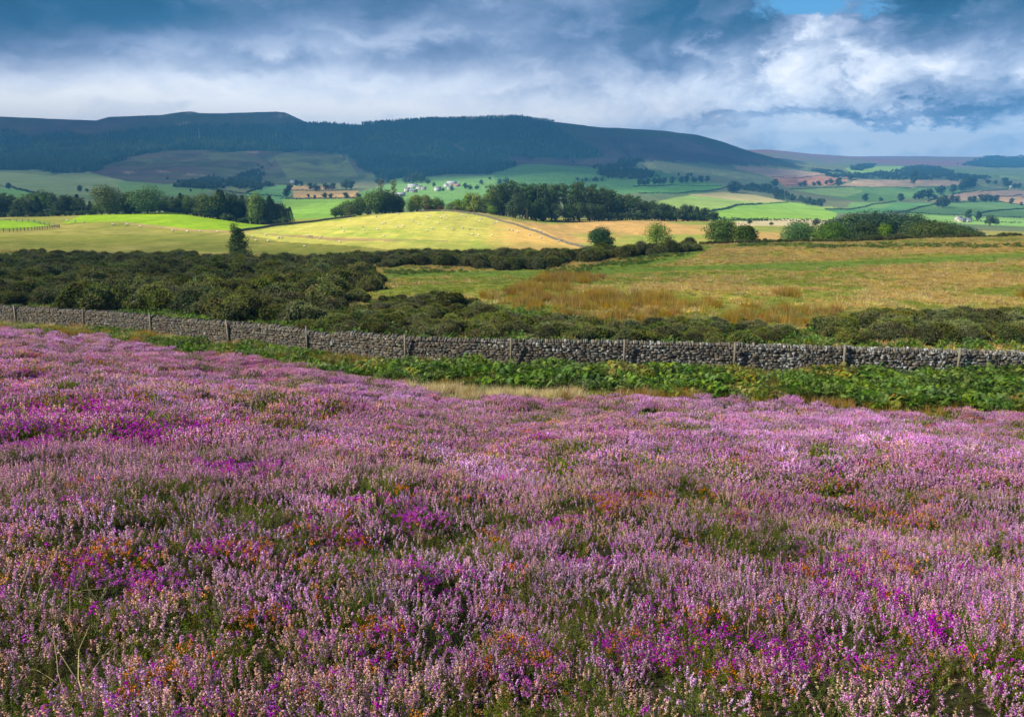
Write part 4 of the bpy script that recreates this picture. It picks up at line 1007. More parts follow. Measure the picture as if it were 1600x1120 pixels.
PROTO = {
 'dark': [broadleaf('b', 10, 7, G_DK, 2000, .5, 16, .0) for _ in range(3)],
 'mid':  [broadleaf('b', 10, 7.5, G_MID, 2000, .5, 16, .0) for _ in range(3)],
 'lit':  [broadleaf('b', 10, 7.5, G_LIT, 2000, .48, 16, .0) for _ in range(2)],
 'tall': [broadleaf('b', 12, 6.0, G_MID, 1600, .5, 14, .12, .3) for _ in range(2)],
 'fir':  [conifer(12, 6.5, G_BLUE, 2200, .02) for _ in range(3)],
 'pine': [pine(14, 6.0, G_DK, 1500, .48) for _ in range(3)],
 'pineL': [pine(14, 6.0, [(.10,.11,.035), (.08,.10,.03), (.13,.12,.04)], 1200, .4) for _ in range(2)],
 'shrub': [broadleaf('b', 4, 4.6, [(.07,.10,.025), (.09,.12,.03), (.06,.08,.03)], 900, .35, 9, .0) for _ in range(2)],
 'bright': [broadleaf('b', 4, 4.6, [(.13,.20,.03), (.16,.22,.035)], 900, .35, 9, .0) for _ in range(1)],
 'blue': [broadleaf('b', 10, 6.5, [(.035,.075,.032), (.045,.09,.036), (.03,.06,.03)], 1900, .42, 18, .0) for _ in range(3)],
 'under': [broadleaf('b', 4, 4.6, G_DK, 700, .4, 9, .0) for _ in range(3)],
 'rust': [broadleaf('b', 4, 3.4, [(.14,.05,.03), (.18,.07,.04)], 700, .3, 8, .0)],
}
BASEH = {'dark': 10, 'mid': 10, 'lit': 10, 'tall': 12, 'fir': 12, 'pine': 14, 'pineL': 14, 'shrub': 4, 'bright': 4, 'rust': 4, 'under': 4, 'blue': 10}
NAMEK = {'fir': 'fir_tree', 'pine': 'pine_tree', 'pineL': 'pine_tree', 'shrub': 'shrub', 'bright': 'shrub', 'rust': 'shrub', 'under': 'shrub'}
def put_tree(kind, p, H, label, group=None, wide=1.0, meshes=None, name=None, cat=None):
    tm, cm_ = meshes or random.choice(PROTO[kind]); k = H/(BASEH.get(kind, H) if not meshes else H)
    root = bpy.data.objects.new(name or NAMEK.get(kind, 'broadleaf_tree'), None); COL.objects.link(root)
    root.location = p; root.scale = (k*wide, k*wide, k); root.rotation_euler = (0, 0, random.random()*6.283)
    link('trunk', tm, root); link('crown', cm_, root)
    tag(root, label, cat or ('shrub' if kind in ('shrub', 'bright', 'rust', 'under') else 'tree'), group); return root
def tree_px(kind, u, vb, hpx, label, group=None, wide=1.0, Y=None, **kw):
    p = at(u, vb) if Y is None else col_at(u, Y, vb)
    return put_tree(kind, p, hpx/F*p.y, label, group, wide, **kw)
# -- woodland belts: front and back rows. each tree its own object
def belt(spec, lab, group):
    for (u, Y, vtop, kind, wide) in spec:
        p = col_at(u, Y, 330); ztop = Y*g_of_v(vtop); H = max(2.5, ztop-p.z)
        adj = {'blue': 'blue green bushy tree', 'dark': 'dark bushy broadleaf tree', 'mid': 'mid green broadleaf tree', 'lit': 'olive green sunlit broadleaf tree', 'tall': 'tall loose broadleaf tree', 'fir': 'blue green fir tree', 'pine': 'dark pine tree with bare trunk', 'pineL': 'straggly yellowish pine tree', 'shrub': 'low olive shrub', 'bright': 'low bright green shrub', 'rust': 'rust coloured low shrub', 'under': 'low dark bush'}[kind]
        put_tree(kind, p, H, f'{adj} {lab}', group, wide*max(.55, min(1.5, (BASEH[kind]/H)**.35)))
L1 = []
tops = [(-40,305),(0,303),(20,301),(40,305),(75,296),(90,306),(100,303),(120,302),(140,314),(185,314),(205,308),(255,311),(280,303),(300,306),(320,300),(345,296),(370,300),(395,305),(420,306),(440,318),(455,325)]
tu = [a for a, _ in tops]; tv = [b_ for _, b_ in tops]
u = -60
while u < 452:
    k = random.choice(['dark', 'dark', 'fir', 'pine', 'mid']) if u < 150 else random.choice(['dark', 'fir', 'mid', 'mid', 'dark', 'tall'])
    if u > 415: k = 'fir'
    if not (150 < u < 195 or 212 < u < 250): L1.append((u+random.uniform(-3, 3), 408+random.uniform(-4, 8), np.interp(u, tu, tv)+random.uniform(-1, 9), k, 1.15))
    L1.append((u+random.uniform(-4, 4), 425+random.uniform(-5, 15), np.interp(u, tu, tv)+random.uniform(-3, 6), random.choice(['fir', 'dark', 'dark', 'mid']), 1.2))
    u += 10
for k in range(44):
    uu = -55+k*11.6
    if not (150 < uu < 192 or 214 < uu < 248): L1.append((uu+random.uniform(-3, 3), 403+random.uniform(-2, 2), np.interp(uu, [0, 270, 400, 450], [333, 327, 342, 345])+random.uniform(-7, 3), 'under', 1.3))
belt(L1, 'in the left woodland belt', 'trees of the left woodland belt')
belt([(400, 402, 301, 'lit', .95)], 'with yellow top at the right end of the left belt', 'trees of the left woodland belt')
for (u, w, vt, nm, cols) in ((171, 50, 285, 'large olive domed chestnut tree, left of two at the gap in the belt', G_MID), (230, 48, 288.5, 'rounded rich green chestnut tree, right of the two in the left belt', G_GRN), (204, 26, 299, 'smaller olive tree squeezed between the two domed chestnuts', G_LIT)):
    Y = 398 if w > 30 else 404; p = col_at(u, Y, 330); H = Y*g_of_v(vt)-p.z; Wm = w/F*Y
    put_tree('x', p, H, nm, 'domed trees at the left belt', 1, broadleaf('b', H, Wm, cols, 5200, .55, 26, .02))
C1 = []
tops = [(520,322),(545,308),(575,298),(590,290),(610,296),(640,306),(665,303),(690,305),(705,312),(725,300),(740,296),(765,300),(790,300),(815,290),(840,287)]
tu = [a for a, _ in tops]; tv = [b_ for _, b_ in tops]; u = 522
while u < 850:
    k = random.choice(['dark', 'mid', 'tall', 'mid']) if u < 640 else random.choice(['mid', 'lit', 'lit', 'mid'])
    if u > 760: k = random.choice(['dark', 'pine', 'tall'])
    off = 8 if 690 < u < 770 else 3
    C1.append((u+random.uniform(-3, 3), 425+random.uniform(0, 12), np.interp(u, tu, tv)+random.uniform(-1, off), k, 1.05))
    if random.random() < .8: C1.append((u+random.uniform(-5, 5), 450+random.uniform(0, 12), np.interp(u, tu, tv)+random.uniform(0, 8), random.choice(['dark', 'mid', 'tall']), 1.1))
    u += 13
for uu in (548, 560, 575, 700, 712, 722, 733, 745, 757, 768): C1.append((uu, 408+(uu < 600)*6, 322+random.uniform(-3, 5), random.choice(['shrub', 'bright', 'bright']) if uu > 650 else 'shrub', 1.2))
for uu in (668, 687, 713, 737): C1.append((uu, 407, 321+(uu > 700)*4, 'rust', .8))
belt(C1, 'behind the sheep hill', 'trees behind the sheep hill')
belt([(596, 440, 281, 'pineL', .6), (616, 440, 281, 'pineL', .7)], 'rising above the centre wood', 'straggly pines')
P1 = []
tops = [(760,292),(775,288),(800,281),(812,286),(830,290),(850,289),(870,287),(885,290),(900,283),(915,288),(935,291),(950,296),(965,301),(980,306),(1000,308),(1015,313),(1040,318),(1060,319),(1080,322),(1095,324),(1106,321),(1113,331)]
tu = [a for a, _ in tops]; tv = [b_ for _, b_ in tops]; u = 768
while u < 1114:
    kk_ = ['pine', 'pine', 'pine', 'pine', 'tall'] if u < 960 else (['pine', 'pine', 'dark'] if u < 1040 else ['fir', 'fir', 'dark'])
    Y = 442+ (u-860)*.1
    P1.append((u+random.uniform(-3, 3), Y+random.uniform(-3, 5), np.interp(u, tu, tv)+random.uniform(-1, 5), random.choice(kk_), 1.0))
    P1.append((u+random.uniform(-4, 4), Y+14+random.uniform(0, 14), np.interp(u, tu, tv)+random.uniform(-2, 5), random.choice(kk_+['dark']), 1.1))
    if random.random() < .55: P1.append((u+random.uniform(-4, 4), Y+32, np.interp(u, tu, tv)+random.uniform(2, 10), 'dark', 1.3))
    u += 11.5
for uu, vt in ((805, 303), (838, 312), (850, 318), (868, 315), (888, 318), (905, 314), (922, 316), (936, 318)): P1.append((uu, 420+(uu-800)*.15, vt, 'dark', 1.15))
for k in range(8, 27): P1.append((856+k*9.6, 440+k*.9, 331+random.uniform(-7, 4), 'under', 1.2))
belt(P1, 'in the tall wood above the brown field', 'trees of the tall wood right of the sheep hill')
# -- lone trees in the middle ground
def own(kind, u, Y, vtop, w, label, cols, n=5200, size=.28, lobes=22, low=.02, gap=0., vb=385, **kw):
    p = col_at(u, Y, vb); H = Y*g_of_v(vtop)-p.z; Wm = w/F*Y
    return put_tree(kind, p, H, label, None, 1, broadleaf('b', H, Wm, cols, n, size, lobes, low, gap), **kw)
own('x', 938, 186, 355, 40, 'small round bright green tree growing out of the dark hedge', [(.05,.13,.035), (.065,.15,.04), (.04,.10,.03)])
own('x', 1026, 188, 347, 42, 'pale lime green airy tree on the edge of the gorse hedge', [(.16,.24,.05), (.20,.28,.06), (.13,.20,.04)], 2600, .26, 20, .15, .25)
own('x', 1046, 190, 366, 22, 'low lime green sapling to the right of the airy tree', [(.14,.22,.05), (.18,.25,.06)], 900, .24, 9, .0, .3)
own('x', 1127, 196, 343, 50, 'dark green rounded tree on the crest, taller of a pair', G_MID, 6500, .3, 26)
own('x', 1164, 188, 351, 40, 'olive green rounded tree on the crest, shorter of a pair', [(.075,.11,.02), (.09,.13,.022)], 5000, .28, 22)
own('x', 367, 250, 345, 18, 'small scruffy hawthorn beside the ruined field wall', [(.10,.13,.04), (.13,.14,.06)], 700, .3, 9, .3, .3, vb=375)
p = col_at(374, 166, 400); H = 166*g_of_v(357)-p.z
def bushy_conifer(H, W_, cols):
    cr = MB(); tr = MB(); tr.tube([(0, 0, -.3), (.1, 0, H*.5), (-.1, 0, H*.96)], [.16, .1, .03], 6)
    for l in range(26):
        t = (l+.5)/26; a = l*2.4; r = W_*.5*(1-t)**.6*random.uniform(.35, .75)+.05; q = W_*random.uniform(.13, .24)*(1.15-.6*t)
        leaf_cloud(cr, np.array([math.cos(a)*r, math.sin(a)*r, H*(.06+.90*t)]), np.array([q*1.2, q*1.2, q*.8]), 230, .22, cols)
    return tr.mesh('trunk', [M_BARK], True), cr.mesh('crown', [M_NEEDLE])
put_tree('x', p, H, 'lone dark conifer rising out of the gorse thicket', None, 1, bushy_conifer(H, 46/F*166, [(.045,.08,.022), (.06,.095,.026)]), name='conifer_tree')
# -- right wood beyond the crest
own('x', 1247, 236, 344, 52, 'dark green rounded tree at the left end of the right wood', G_GRN, 6000, .32, 24, vb=380)
own('x', 1297, 226, 345, 58, 'green domed tree, second from the left in the right wood', G_MID, 6000, .32, 24, vb=380)
own('x', 1352, 222, 343, 56, 'dark sycamore with pale highlights amid the right wood', G_DK, 6000, .34, 24, vb=380)
own('x', 1381, 218, 349, 24, 'narrow yellow green tree beside the dark sycamore', [(.13,.19,.02), (.16,.22,.03)], 2600, .3, 14, vb=380)
own('x', 1452, 212, 344, 96, 'broad low dark tree spreading behind the right crest', G_MID, 9000, .34, 34, vb=380)
own('x', 1500, 222, 350, 50, 'low olive tree trailing right of the broad dark tree', G_MID, 4500, .32, 20, vb=380)
own('x', 1400, 222, 372, 18, 'small yellow green bush at the foot of the right wood', [(.16,.2,.03)], 900, .25, 9, vb=380)
R1 = []; tops = [(1290,346),(1310,337),(1330,332),(1360,328),(1390,328),(1420,332),(1440,336),(1460,340),(1480,345),(1510,350),(1540,358)]
tu = [a for a, _ in tops]; tv = [b_ for _, b_ in tops]
for row, (Y, dv) in enumerate(((290, 4), (312, 0), (335, 1))):
    u = 1292+row*4
    while u < 1535: R1.append((u+random.uniform(-3, 3), Y+random.uniform(-5, 5), np.interp(u, tu, tv)+dv+random.uniform(-3, 5), random.choice(['blue', 'blue', 'blue', 'dark']), random.uniform(.9, 1.4))); u += 13
belt(R1, 'in the right plantation', 'trees of the right plantation')
for (u, w) in ((1275, 14),): tree_px('dark', u, 350, 12, 'dark bush on the pale stubble strip, left one', 'bushes on the stubble', 1.4, Y=520)
tree_px('dark', 1171, 352, 6, 'flat dark bush on the pale stubble, nearer the crest pair', 'bushes on the stubble', 2.3, Y=505)
tree_px('dark', 1205, 353, 5, 'small dark bush on the pale stubble, further right', 'bushes on the stubble', 2.2, Y=505)
# gorse hedge along the crest
HP = [[(1150,385),(1215,384),(1300,383),(1420,380),(1425,384),(1300,387),(1150,389)], [(1385,377),(1480,374),(1640,369),(1640,378),(1480,381),(1385,383)]]
pts = []
for (u0, u1, Y, sp) in ((1095, 1420, 180, 7), (1225, 1420, 186, 8), (1385, 1720, 184, 8), (1480, 1720, 192, 8)):
    u = u0
    while u < u1: pts.append(tuple(col_at(u+random.uniform(-3, 3), Y+random.uniform(-3, 3), 378))); u += sp
P = np.array(pts); n = len(P); s = rnd(.7, 1.1, n)*np.where(P[:, 0]/P[:, 1] > .42, 1.15, .75)
scatter('gorse_hedge', P, uprot(n, .1), iso(s), RNG.choice(6, n), GS)

# -- hedgerow trees in the valley (each a thing, too small for much detail)
LO = {k: None for k in ('d', 'g')}
def small_proto(cols): return [broadleaf('b', 10, 8, cols, 420, 1.1, 9, .06) for _ in range(3)]
LO['d'] = small_proto([(.03,.06,.025), (.038,.07,.028)]); LO['g'] = small_proto([(.05,.10,.03), (.06,.11,.03)])
def row(lst, phrase, group, kind='d', wide=1.25):
    for i, (u, vb, h) in enumerate(sorted(lst)):
        p = at(u, vb); H = h*1.15/F*p.y; tm, cm_ = random.choice(LO[kind]); k = H/10
        root = bpy.data.objects.new('hedgerow_tree', None); COL.objects.link(root); root.location = p; root.scale = (k*wide, k*wide, k); root.rotation_euler = (0, 0, random.random()*6)
        link('trunk', tm, root); link('crown', cm_, root)
        lb = f'{ORD[i]} tree from the left {phrase}' if len(lst) > 1 else phrase
        tag(root, lb, 'tree', group)
row([(14,296,9),(125,300,9),(136,300,5),(262,281,4),(298,300,4),(316,297,3)], 'among those dotted over the far left pasture', 'trees on the far left pasture')
row([(448,308,12),(452,301,11),(463,291,8),(471,291,7),(485,297,10),(494,300,12),(510,298,11),(521,298,10),(541,296,14),(549,296,12)], 'by the small tan fields left of the village', 'trees by the tan fields')
row([(482,309,5),(492,311,5),(508,310,8),(517,310,7),(541,311,9),(560,310,8)], 'along the lower edge of the tan fields', 'trees below the tan fields')
row([(1000,290,9),(1006,290,9),(1013,289,8),(1023,289,10),(1030,288,10),(1037,288,10),(1050,288,10),(1065,287,9),(1073,286,9),(1084,286,9),(1095,286,10),(1105,285,8)], 'in the row above the deep green field', 'trees above the deep green field')
row([(1144,302,17),(1150,301,15)], 'of two tall ones by the pale yellow field', 'two tall trees by the pale field')
row([(1060,275,4),(1075,276,5),(1080,276,5),(982,257,6),(990,257,7),(965,258,5),(895,255,4)], 'scattered over the slope below the moor', 'trees on the slope below the moor')
row([(1180,298,8),(1195,298,9),(1202,297,8),(1211,292,11)], 'below the pink ploughed field', 'trees below the pink field')
row([(1251,292,7),(1257,292,8),(1271,291,6),(1279,291,7),(1291,289,6),(1298,288,8),(1310,291,11),(1328,282,8)], 'along the foot of the red ploughed field', 'trees below the red ploughed field')
row([(1428,288,18)], 'tall dark tree standing in the striped stubble field', None, wide=.8)
row([(1352,315,10),(1376,315,6),(1407,315,11),(1430,312,9),(1436,312,11),(1441,311,12),(1451,311,14),(1460,311,7),(1470,304,13),(1489,302,11)], 'along the lower side of the wide green field', 'trees below the wide green field')
row([(1502,299,10),(1508,297,18),(1515,296,15),(1520,295,13),(1543,288,7),(1555,290,6),(1570,292,12),(1576,294,9),(1592,294,7),(1585,294,6)], 'in the clumps above the pink stubble at far right', 'trees above the pink stubble')
row([(1466,324,12),(1473,325,16),(1478,323,12),(1488,317,9),(1495,317,9),(1515,316,8),(1522,316,8),(1533,315,10),(1540,316,11),(1548,316,9),(1557,316,9),(1580,319,8),(1595,322,5)], 'along the curved hedge under the tan field', 'trees on the curved hedge')
row([(1513,344,14),(1528,346,13)], 'of the pair behind the white farm', 'pair behind the farm', wide=.9)
row([(1546,353,15),(1556,352,9)], 'in the clump right of the white farm', 'clump right of the farm', 'g')
row([(590,288,8),(640,286,12),(645,287,13),(652,286,14),(660,287,13),(598,288,7),(606,287,7),(668,288,9),(634,287,9)], 'in the grove behind the village houses', 'village grove', 'g', 1.2)
row([(678,292,6),(692,299,6),(706,299,7),(728,296,9),(735,297,8),(745,297,8),(765,281,5),(752,289,7),(781,290,9),(790,287,10)], 'around the right end of the village', 'trees right of the village', 'g', 1.1)
def low_hedge(pts, label, h=1.6):
    P_ = [at(u, v) for u, v in pts]; mb = MB()
    for a, b_ in zip(P_, P_[1:]):
        Ln = (b_-a).length; m = max(2, int(Ln/4.0))
        for k in range(m):
            q = a.lerp(b_, k/m); q.z = float(hgt(q.x, q.y)); r = h*random.uniform(.5, 1.3)
            leaf_cloud(mb, np.array(q)-np.array(P_[0])+np.array([0, 0, r*.5]), np.array([2.4, 1.6, r]), 16, 1.3, [(.03,.06,.025), (.04,.07,.028)])
    tag(link('hedge', mb.mesh('hedge', [M_LEAF]), loc=P_[0]), label, 'hedge', 'field hedges in the valley')
HL = ['hedge between the yellow green field and the lower green field', 'long hedge above the pale stubble strip', 'hedge above the deep green field', 'hedge below the deep green field', 'hedge along the top of the wide green field',
 'curved hedge under the tan field at right', 'hedge between the dark green field and the lit strip', 'hedge along the left side of the middle green field', 'hedge right of the white farm', 'hedge between the green field and pink stubble',
 'hedge between the two small tan fields', 'hedge under the small tan fields', 'hedge running down from the scrub to the tan fields', 'hedge on the far left pasture', 'hedge between the pink stubble and the tan field',
 'hedge above the red ploughed field', 'hedge below the red ploughed field', 'hedge around the square green field left of the tan ones', 'short hedge at far right above the lit strip', 'hedge at the top left of the wide green field']
for pl, lb in zip(HEDGES, HL): low_hedge(pl, lb)

# -- woods on the hills: a mass nobody could count
def tiny_conifer(cols):
    mb = MB(); 
    for k in range(3):
        z0, r0, z1 = .12+.27*k, .30-.075*k, .50+.25*k; n = 7; ph = random.random()
        V = [(math.cos(6.283*i/n+ph)*r0*random.uniform(.8, 1.15), math.sin(6.283*i/n+ph)*r0*random.uniform(.8, 1.15), z0+random.uniform(-.04, .04)) for i in range(n)]+[(0, 0, z1)]
        mb.add(V, T=[[i, (i+1) % n, n] for i in range(n)], C=jitc(random.choice(cols), 1, .12)[0])
    mb.box((0, 0, .1), (.04, .04, .4), C=(.06,.04,.03)); return source(mb.mesh('tiny_conifer', [M_NEEDLE]))
TC = [tiny_conifer([(.014,.060,.038), (.018,.070,.040)]) for _ in range(4)]+[tiny_conifer([(.05,.10,.04)])]
lob = [source(m[1]) for m in small_proto([(.035,.07,.03), (.045,.08,.03)])+small_proto([(.07,.11,.035)])[:1]]
fpts = []
for poly, y0, y1 in FOREST:
    def fmask(x, y, z, poly=poly, y0=y0, y1=y1):
        u, v = proj(x, y, z); q = inpoly(u+(fbm(x/120, y/120, 93, 3)-.5)*26, v+(fbm(x/120, y/120, 94, 3)-.5)*7, poly) & (y > y0) & (y < y1)
        return q & (fbm(x/38, y/38, 95, 3) > .33) & (np.abs(vnoise(x/260+.3*vnoise(x/90, y/90, 4), y/260, 96)-.5) > .012)
    P = sample(y0, y1, lambda Y: .0125, .70, fmask); fpts.append(P)
P = np.concatenate(fpts); n = len(P); u, v = proj(P[:, 0], P[:, 1], P[:, 2])
q_ = fbm(P[:, 0]/55, P[:, 1]/55, 97, 3); pale = (np.hypot((u-150)/100, (v-232)/9) < 1) & (q_ > .45) | (np.hypot((u-365)/45, (v-226)/9) < 1) & (q_ > .42) | (q_ > .68)
s = rnd(11, 17, n); scatter('conifer_forest', P, uprot(n, .02), iso(s), np.where(pale, 4, RNG.choice(4, n)), TC)
sp_ = []
for poly, y0, y1 in SCRUB:
    sp_.append(sample(max(y0, 500), y1, lambda Y: .009, .74, polys_mask([poly], y0, y1, 9)))
P = np.concatenate(sp_); P = P[fbm(P[:, 0]/45, P[:, 1]/45, 191, 3) > .43]; n = len(P); s = rnd(.6, 1.15, n)*np.where(P[:, 1] < 1700, .75, 1.0)
scatter('distant_woodland', P, uprot(n, .02), iso(s), RNG.choice(4, n), lob)
# crest trees on the middle ridge
P = np.array([tuple(col_at(u, 3395, 190)) for u in np.arange(566, 866, 1.4)]); n = len(P)
scatter('conifer_forest', P, uprot(n, .02), iso(rnd(8, 13, n)), RNG.choice(4, n), TC)

# ------------------------------------------------------------------ sheep
def sheep_mesh(graze):
    mb = MB(); wool = (.62,.58,.50); n = 12; rings = []
    prof = [(-.55, .10, .62), (-.48, .22, .62), (-.25, .29, .60), (.05, .29, .60), (.30, .26, .62), (.45, .18, .66)]
    neck = [(.58, .12, .66 if not graze else .52), (.70, .085, .74 if not graze else .34), (.82, .06, .70 if not graze else .18), (.90, .03, .66 if not graze else .10)]
    V = []; C = []
    for k, (x, r, z) in enumerate(prof+neck):
        for i in range(n):
            a = 6.283*i/n; V.append((x, math.cos(a)*r*.95, z+math.sin(a)*r)); C.append(wool if k < 7 else (.35,.30,.26))
    m = len(prof+neck); Q = [[k*n+i, k*n+(i+1) % n, (k+1)*n+(i+1) % n, (k+1)*n+i] for k in range(m-1) for i in range(n)]
    T = [[0, i+1, i] for i in range(1, n-1)]+[[(m-1)*n, (m-1)*n+i, (m-1)*n+i+1] for i in range(1, n-1)]
    mb.add(V, Q, T, np.array(C))
    for sx in (-.36, .30):
        for sy in (-.13, .13):
            mb.tube([(sx, sy, .45), (sx+.02, sy, .22), (sx, sy, 0)], [.06, .035, .035], 6, (.25,.22,.2))
    hz = neck[1][2]; 
    for sy in (-.1, .1): mb.box((.68, sy, hz+.03), (.06, .10, .03), C=(.3,.26,.22))
    return mb.mesh('sheep', [M_WOOL], True)
mw, nt = mat('wool'); a = nt.node('ShaderNodeAttribute', attribute_name='Col').outputs['Color']; nz = nt.noise(nt.node('ShaderNodeTexCoord').outputs['Object'], 14, 3)
finish(nt, bsdf(nt, nt.mix(1, a, nt.ramp(nz, [(.3, (.8,.8,.8)), (.7, (1.2,1.2,1.2))]), 'MULTIPLY'), .95, .1, nz, .6, .03)); M_WOOL = mw
SHM = [sheep_mesh(True), sheep_mesh(False)]
SH = [(547,343),(533,357.5),(537,363),(416,369),(436,374),(441,374),(482,371.5),(487,371),(501,373),(476,387),(567,356),(569,360.5),(588,340),(597,351.5),(602,350.5),(600,371),(620,335.5),(624,336),(621,356.5),(630,355.5),(645,347.5),(668,338),(672,338.5),(668,342),(667,362.5),(675,359),(689,342),(696,339),(699,342.5),(716,344),(699,356),(708,360),(722,338.5),(728,340),(723,358),(734,360),(744,360),(752,343.5),(749,348),(773,350),(777,349),(738,368.5),(748,369.5),(769,370),(796,360.5),(801,362),(809,364),(830,360),(835,360),(845,363.5),(850,366),(845,373.5),(873,379),(883,380),(827,369),(419,379),(531,380),
 (105,347),(131,349),(117,347.5),(177,353),(197,354),(199,352.5),(219,356),(270,363),(293,364),(313,363),(340,364),(395,372),(400,378),(590,360),(655,352),(685,350)]
bins = {}
for (u, v) in SH:
    if u < 380: key = 'left of the lone conifer'
    elif u < 560: key = 'on the hill\'s left flank, ' + ('upper' if v < 366 else 'lower') + ' part'
    elif u < 690: key = 'mid hill, ' + ('near the crest' if v < 346 else 'lower slope')
    elif u < 790: key = 'on the hill\'s right shoulder, ' + ('near the crest' if v < 352 else 'lower slope')
    else: key = 'on the golden grass by the wall'
    bins.setdefault(key, []).append((u, v))
for key, lst in bins.items():
    for i, (u, v) in enumerate(sorted(lst)):
        p = at(u, v); o = link('sheep', random.choice(SHM), loc=p, rot=(0, 0, random.choice((0, math.pi))+random.gauss(0, .5)), scale=random.uniform(.72, .92))
        tag(o, f'{ORD[i]} white sheep from the left {key}', 'sheep', 'sheep grazing on the hill fields')

# ------------------------------------------------------------------ field walls and fences in the middle distance
M_FSTONE = plain_mat('mossy_field_stone', (.17,.155,.12), .95, .4, .8)
def field_wall(pts, label, h=.85, w=.6, step=1.0):
    P_ = []
    for (u0, Y0), (u1, Y1) in zip(pts, pts[1:]):
        a = col_at(u0, Y0, 350); b_ = col_at(u1, Y1, 350); m = max(1, int((b_-a).length/step))
        for k in range(m): q = a.lerp(b_, k/m); q.z = float(hgt(q.x, q.y)); P_.append(q)
    o0 = P_[0].copy(); mb = MB(); w *= .8
    for a, b_ in zip(P_, P_[1:]):
        d = (b_-a); L_ = d.length; d.normalize(); nn_ = Vector((d.y, -d.x, 0)).normalized(); up = d.cross(nn_)*-1; R_ = np.column_stack([d, nn_, up])
        mid = (a+b_)/2-o0
        for kz in range(3):
            for half in (-.25, .25):
                mb.box(np.array(mid)+np.array(d)*half*L_+np.array([0, 0, h*(kz+.5)/3-.1]), (L_*.49, w*(1-.1*kz)+random.uniform(-.05, .08), h/3-.01), R_, np.array(random.choice(STC))*random.uniform(.5, 1.1), .04)
    return tag(link('field_wall', mb.mesh('field_wall', [M_FSTONE]), loc=o0), label, 'stone wall', 'field walls in the middle distance', 'thing')
field_wall([(655, 404), (690, 405), (730, 398), (770, 380), (810, 358), (845, 325), (880, 285), (915, 248), (935, 232)], 'grey field wall curving down the right side of the sheep hill')
field_wall([(935, 232), (990, 226), (1075, 222)], 'grey field wall running behind the round green tree and hedge')
field_wall([(365, 300), (400, 330), (430, 352), (470, 375), (520, 395), (560, 402)], 'broken mossy field wall along the left edge of the sheep hill', .9)
field_wall([(95, 180), (150, 180), (218, 181)], 'short grey stretch of field wall just behind the gorse thicket at left', .9)
def wooden_fence(uY, label, n, H=1.2):
    root = bpy.data.objects.new('wooden_fence', None); COL.objects.link(root)
    pts = [col_at(u, Y, 355) for u, Y in uY]; seg = [(b_-a).length for a, b_ in zip(pts, pts[1:])]; tot = sum(seg); root.location = pts[0]; q = []
    for k in range(n+1):
        d = tot*k/n; i = 0
        while i < len(seg)-1 and d > seg[i]: d -= seg[i]; i += 1
        a = pts[i].lerp(pts[i+1], min(1, d/seg[i])); a.z = float(hgt(a.x, a.y)); q.append(a-pts[0])
    pm = MB(); pm.box((0, 0, H/2-.1), (.16, .16, H+.2), jit=.01); pm = pm.mesh('post', [M_DKWOOD])
    for a in q: link('post', pm, root, loc=a)
    for zr in (.4, .7, 1.0):
        for a, b_ in zip(q, q[1:]):
            d = b_-a; L_ = d.length; d.normalize(); nn_ = Vector((d.y, -d.x, 0)).normalized(); up = nn_.cross(d)
            mb = MB(); mb.box((0, 0, 0), (L_, .05, .11), np.column_stack([d, nn_, up])); link('rail', mb.mesh('rail', [M_DKWOOD]), root, loc=(a+b_)/2+Vector((0, 0, zr)))
    return tag(root, label, 'fence')
M_DKWOOD = plain_mat('dark_stained_rails', (.13,.11,.09), .8, .3, 6)
wooden_fence([(-60, 262), (12, 268), (50, 280), (93, 300)], 'dark post and rail fence along the near side of the bright enclosure', 24)
wooden_fence([(93, 302), (60, 325), (20, 345), (-40, 352)], 'dark post and rail fence along the far side of the bright enclosure', 12)

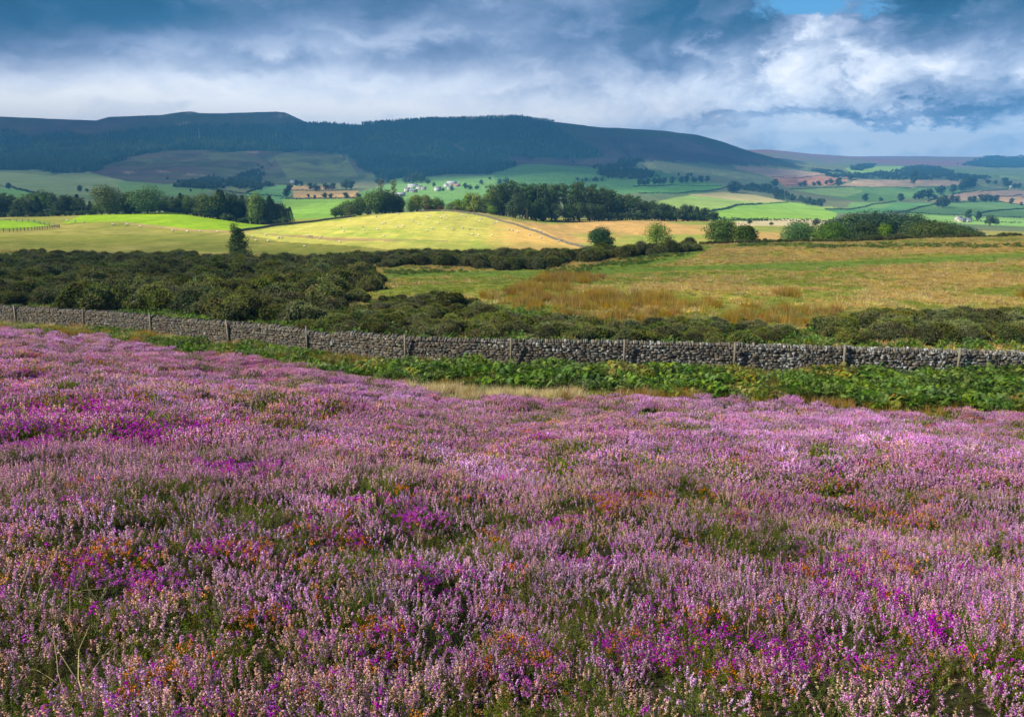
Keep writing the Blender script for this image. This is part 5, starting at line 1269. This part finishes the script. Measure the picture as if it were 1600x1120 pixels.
# ------------------------------------------------------------------ village and farms
M_WALLS = {'white': plain_mat('whitewashed_render', (.54,.52,.48), .85, .08), 'stone': plain_mat('pale_sandstone', (.45,.40,.33), .9, .2), 'blue': plain_mat('blue_sheet_cladding', (.20,.28,.42), .5, .1)}
M_ROOFS = {'slate': plain_mat('slate_roof', (.22,.23,.26), .6, .2), 'pale': plain_mat('pale_sheet_roof', (.42,.45,.50), .5, .1), 'pink': plain_mat('terracotta_tiles', (.48,.20,.18), .8, .2), 'blue': plain_mat('blue_sheet_roof', (.22,.27,.45), .5, .1)}
M_GLASS, nt = mat('window_glass'); finish(nt, bsdf(nt, (.04,.05,.06), .1, .6)); M_DOOR = plain_mat('painted_door', (.10,.07,.05), .6)
def house(u, v, Lh, Wd, Hh, yaw, wall, roof, label, chim=1, win=3, group='village buildings', Y=None):
    p = at(u, v) if Y is None else col_at(u, Y, v); root = bpy.data.objects.new('house' if chim else 'barn', None); COL.objects.link(root); root.location = p; root.rotation_euler = (0, 0, rad(yaw)); root.scale = (.70, .70, .70)
    b_ = MB(); b_.box((0, 0, Hh/2-.75), (Lh, Wd, Hh+1.5)); rh = Wd*.36
    for sx in (-1, 1): b_.add([(sx*Lh/2, -Wd/2, Hh), (sx*Lh/2, Wd/2, Hh), (sx*Lh/2, 0, Hh+rh)], T=[[0, 1, 2]] if sx > 0 else [[0, 2, 1]])
    link('wall', b_.mesh('wall', [M_WALLS[wall]]), root)
    r = MB(); ov = .35; t = .18
    for sy in (-1, 1):
        V = [(-Lh/2-ov, sy*(Wd/2+ov), Hh-.12), (Lh/2+ov, sy*(Wd/2+ov), Hh-.12), (Lh/2+ov, 0, Hh+rh+.12), (-Lh/2-ov, 0, Hh+rh+.12)]
        V += [(x, y, z+t) for x, y, z in V]; r.add(V, [[0,1,2,3],[4,7,6,5],[0,4,5,1],[1,5,6,2],[2,6,7,3],[3,7,4,0]])
    ro = link('roof', r.mesh('roof', [M_ROOFS[roof]]), root)
    for k in range(chim):
        c = MB(); x = Lh*(.42 if k == 0 else -.42); c.box((x, 0, Hh+rh+.5), (.9, .7, 1.8)); c.tube([(x, 0, Hh+rh+1.4), (x, 0, Hh+rh+1.8)], [.16, .14], 6); link('chimney', c.mesh('chimney', [M_WALLS['stone']]), ro)
    for k in range(win):
        x = Lh*(-.5+(k+.7)/(win+.4)); w_ = MB(); w_.box((x, -Wd/2-.02, Hh*.62), (1.0, .08, 1.2)); link('window', w_.mesh('window', [M_GLASS]), root)
    d = MB(); d.box((Lh*.12, -Wd/2-.03, 1.0), (1.0 if chim else 2.6, .1, 2.0 if chim else 2.6)); link('door', d.mesh('door', [M_DOOR]), root)
    return tag(root, label, 'house' if chim else 'barn', group)
house(636, 300, 11, 7, 6, 20, 'white', 'slate', 'white house at the front left of the village', 2)
house(646, 301, 16, 7, 4, 5, 'stone', 'slate', 'long low grey cottage in front of the village lawn', 1, 4)
house(645, 294, 22, 8, 6, -8, 'white', 'pale', 'big white house with pale roof at the back of the village', 2, 5)
house(655, 296, 13, 7, 5, -25, 'white', 'slate', 'white cottage right of the big white house', 1)
house(662, 297, 11, 7, 4.5, 15, 'stone', 'slate', 'small stone cottage in the middle of the village', 1, 2)
house(610, 305, 14, 7, 4, 10, 'white', 'slate', 'white house half hidden behind the centre trees, left one', 1, 3, Y=1010)
house(625, 305, 18, 7, 3.5, 4, 'stone', 'pale', 'long pale roofed shed behind the centre trees', 0, 4, Y=1010)
house(684, 299, 12, 8, 6, 30, 'white', 'slate', 'white gabled house standing apart near the right farm', 1)
house(697, 293, 12, 8, 6, -60, 'white', 'pale', 'white gabled farmhouse at the left of the right farm', 1)
house(706, 290, 24, 12, 6, 6, 'stone', 'pale', 'big grey roofed barn of the right farm', 0, 0)
house(714, 292, 16, 8, 3.5, 4, 'stone', 'pink', 'long low building with pinkish roof at the right farm', 0, 3)
house(703, 296, 12, 7, 4.5, 0, 'white', 'slate', 'white cottage below the big grey roofed barn', 1)
house(460, 286, 24, 10, 3.5, 3, 'stone', 'blue', 'long blue roofed shed beyond the small tan fields', 0, 0, 'outlying farms')
house(1497, 346, 10, 7, 5.5, 25, 'stone', 'slate', 'grey farmhouse at the left of the white farm', 2, 2, 'outlying farms')
house(1502, 347, 12, 7, 3.5, 0, 'stone', 'slate', 'low stone byre between the grey farmhouse and the white barn', 0, 2, 'outlying farms')
house(1511, 347, 12, 7, 4, -10, 'white', 'slate', 'bright white barn of the small farm at right', 0, 0, 'outlying farms')
house(1580, 295, 16, 9, 5, 8, 'white', 'pale', 'distant pale farm building beyond the pink stubble', 1, 2, 'outlying farms')
# mast on the wooded hill
p = at(312, 222); mb = MB(); mb.tube([(0, 0, 0), (0, 0, 20), (0, 0, 42)], [1.0, .7, .4], 6)
for z in (26, 34, 40): mb.box((0, 0, z), (2.6, .3, .5))
tag(link('radio_mast', mb.mesh('radio_mast', [plain_mat('galvanised_steel', (.5,.52,.55), .4)]), loc=p), 'thin pale radio mast on the wooded hillside', 'mast')
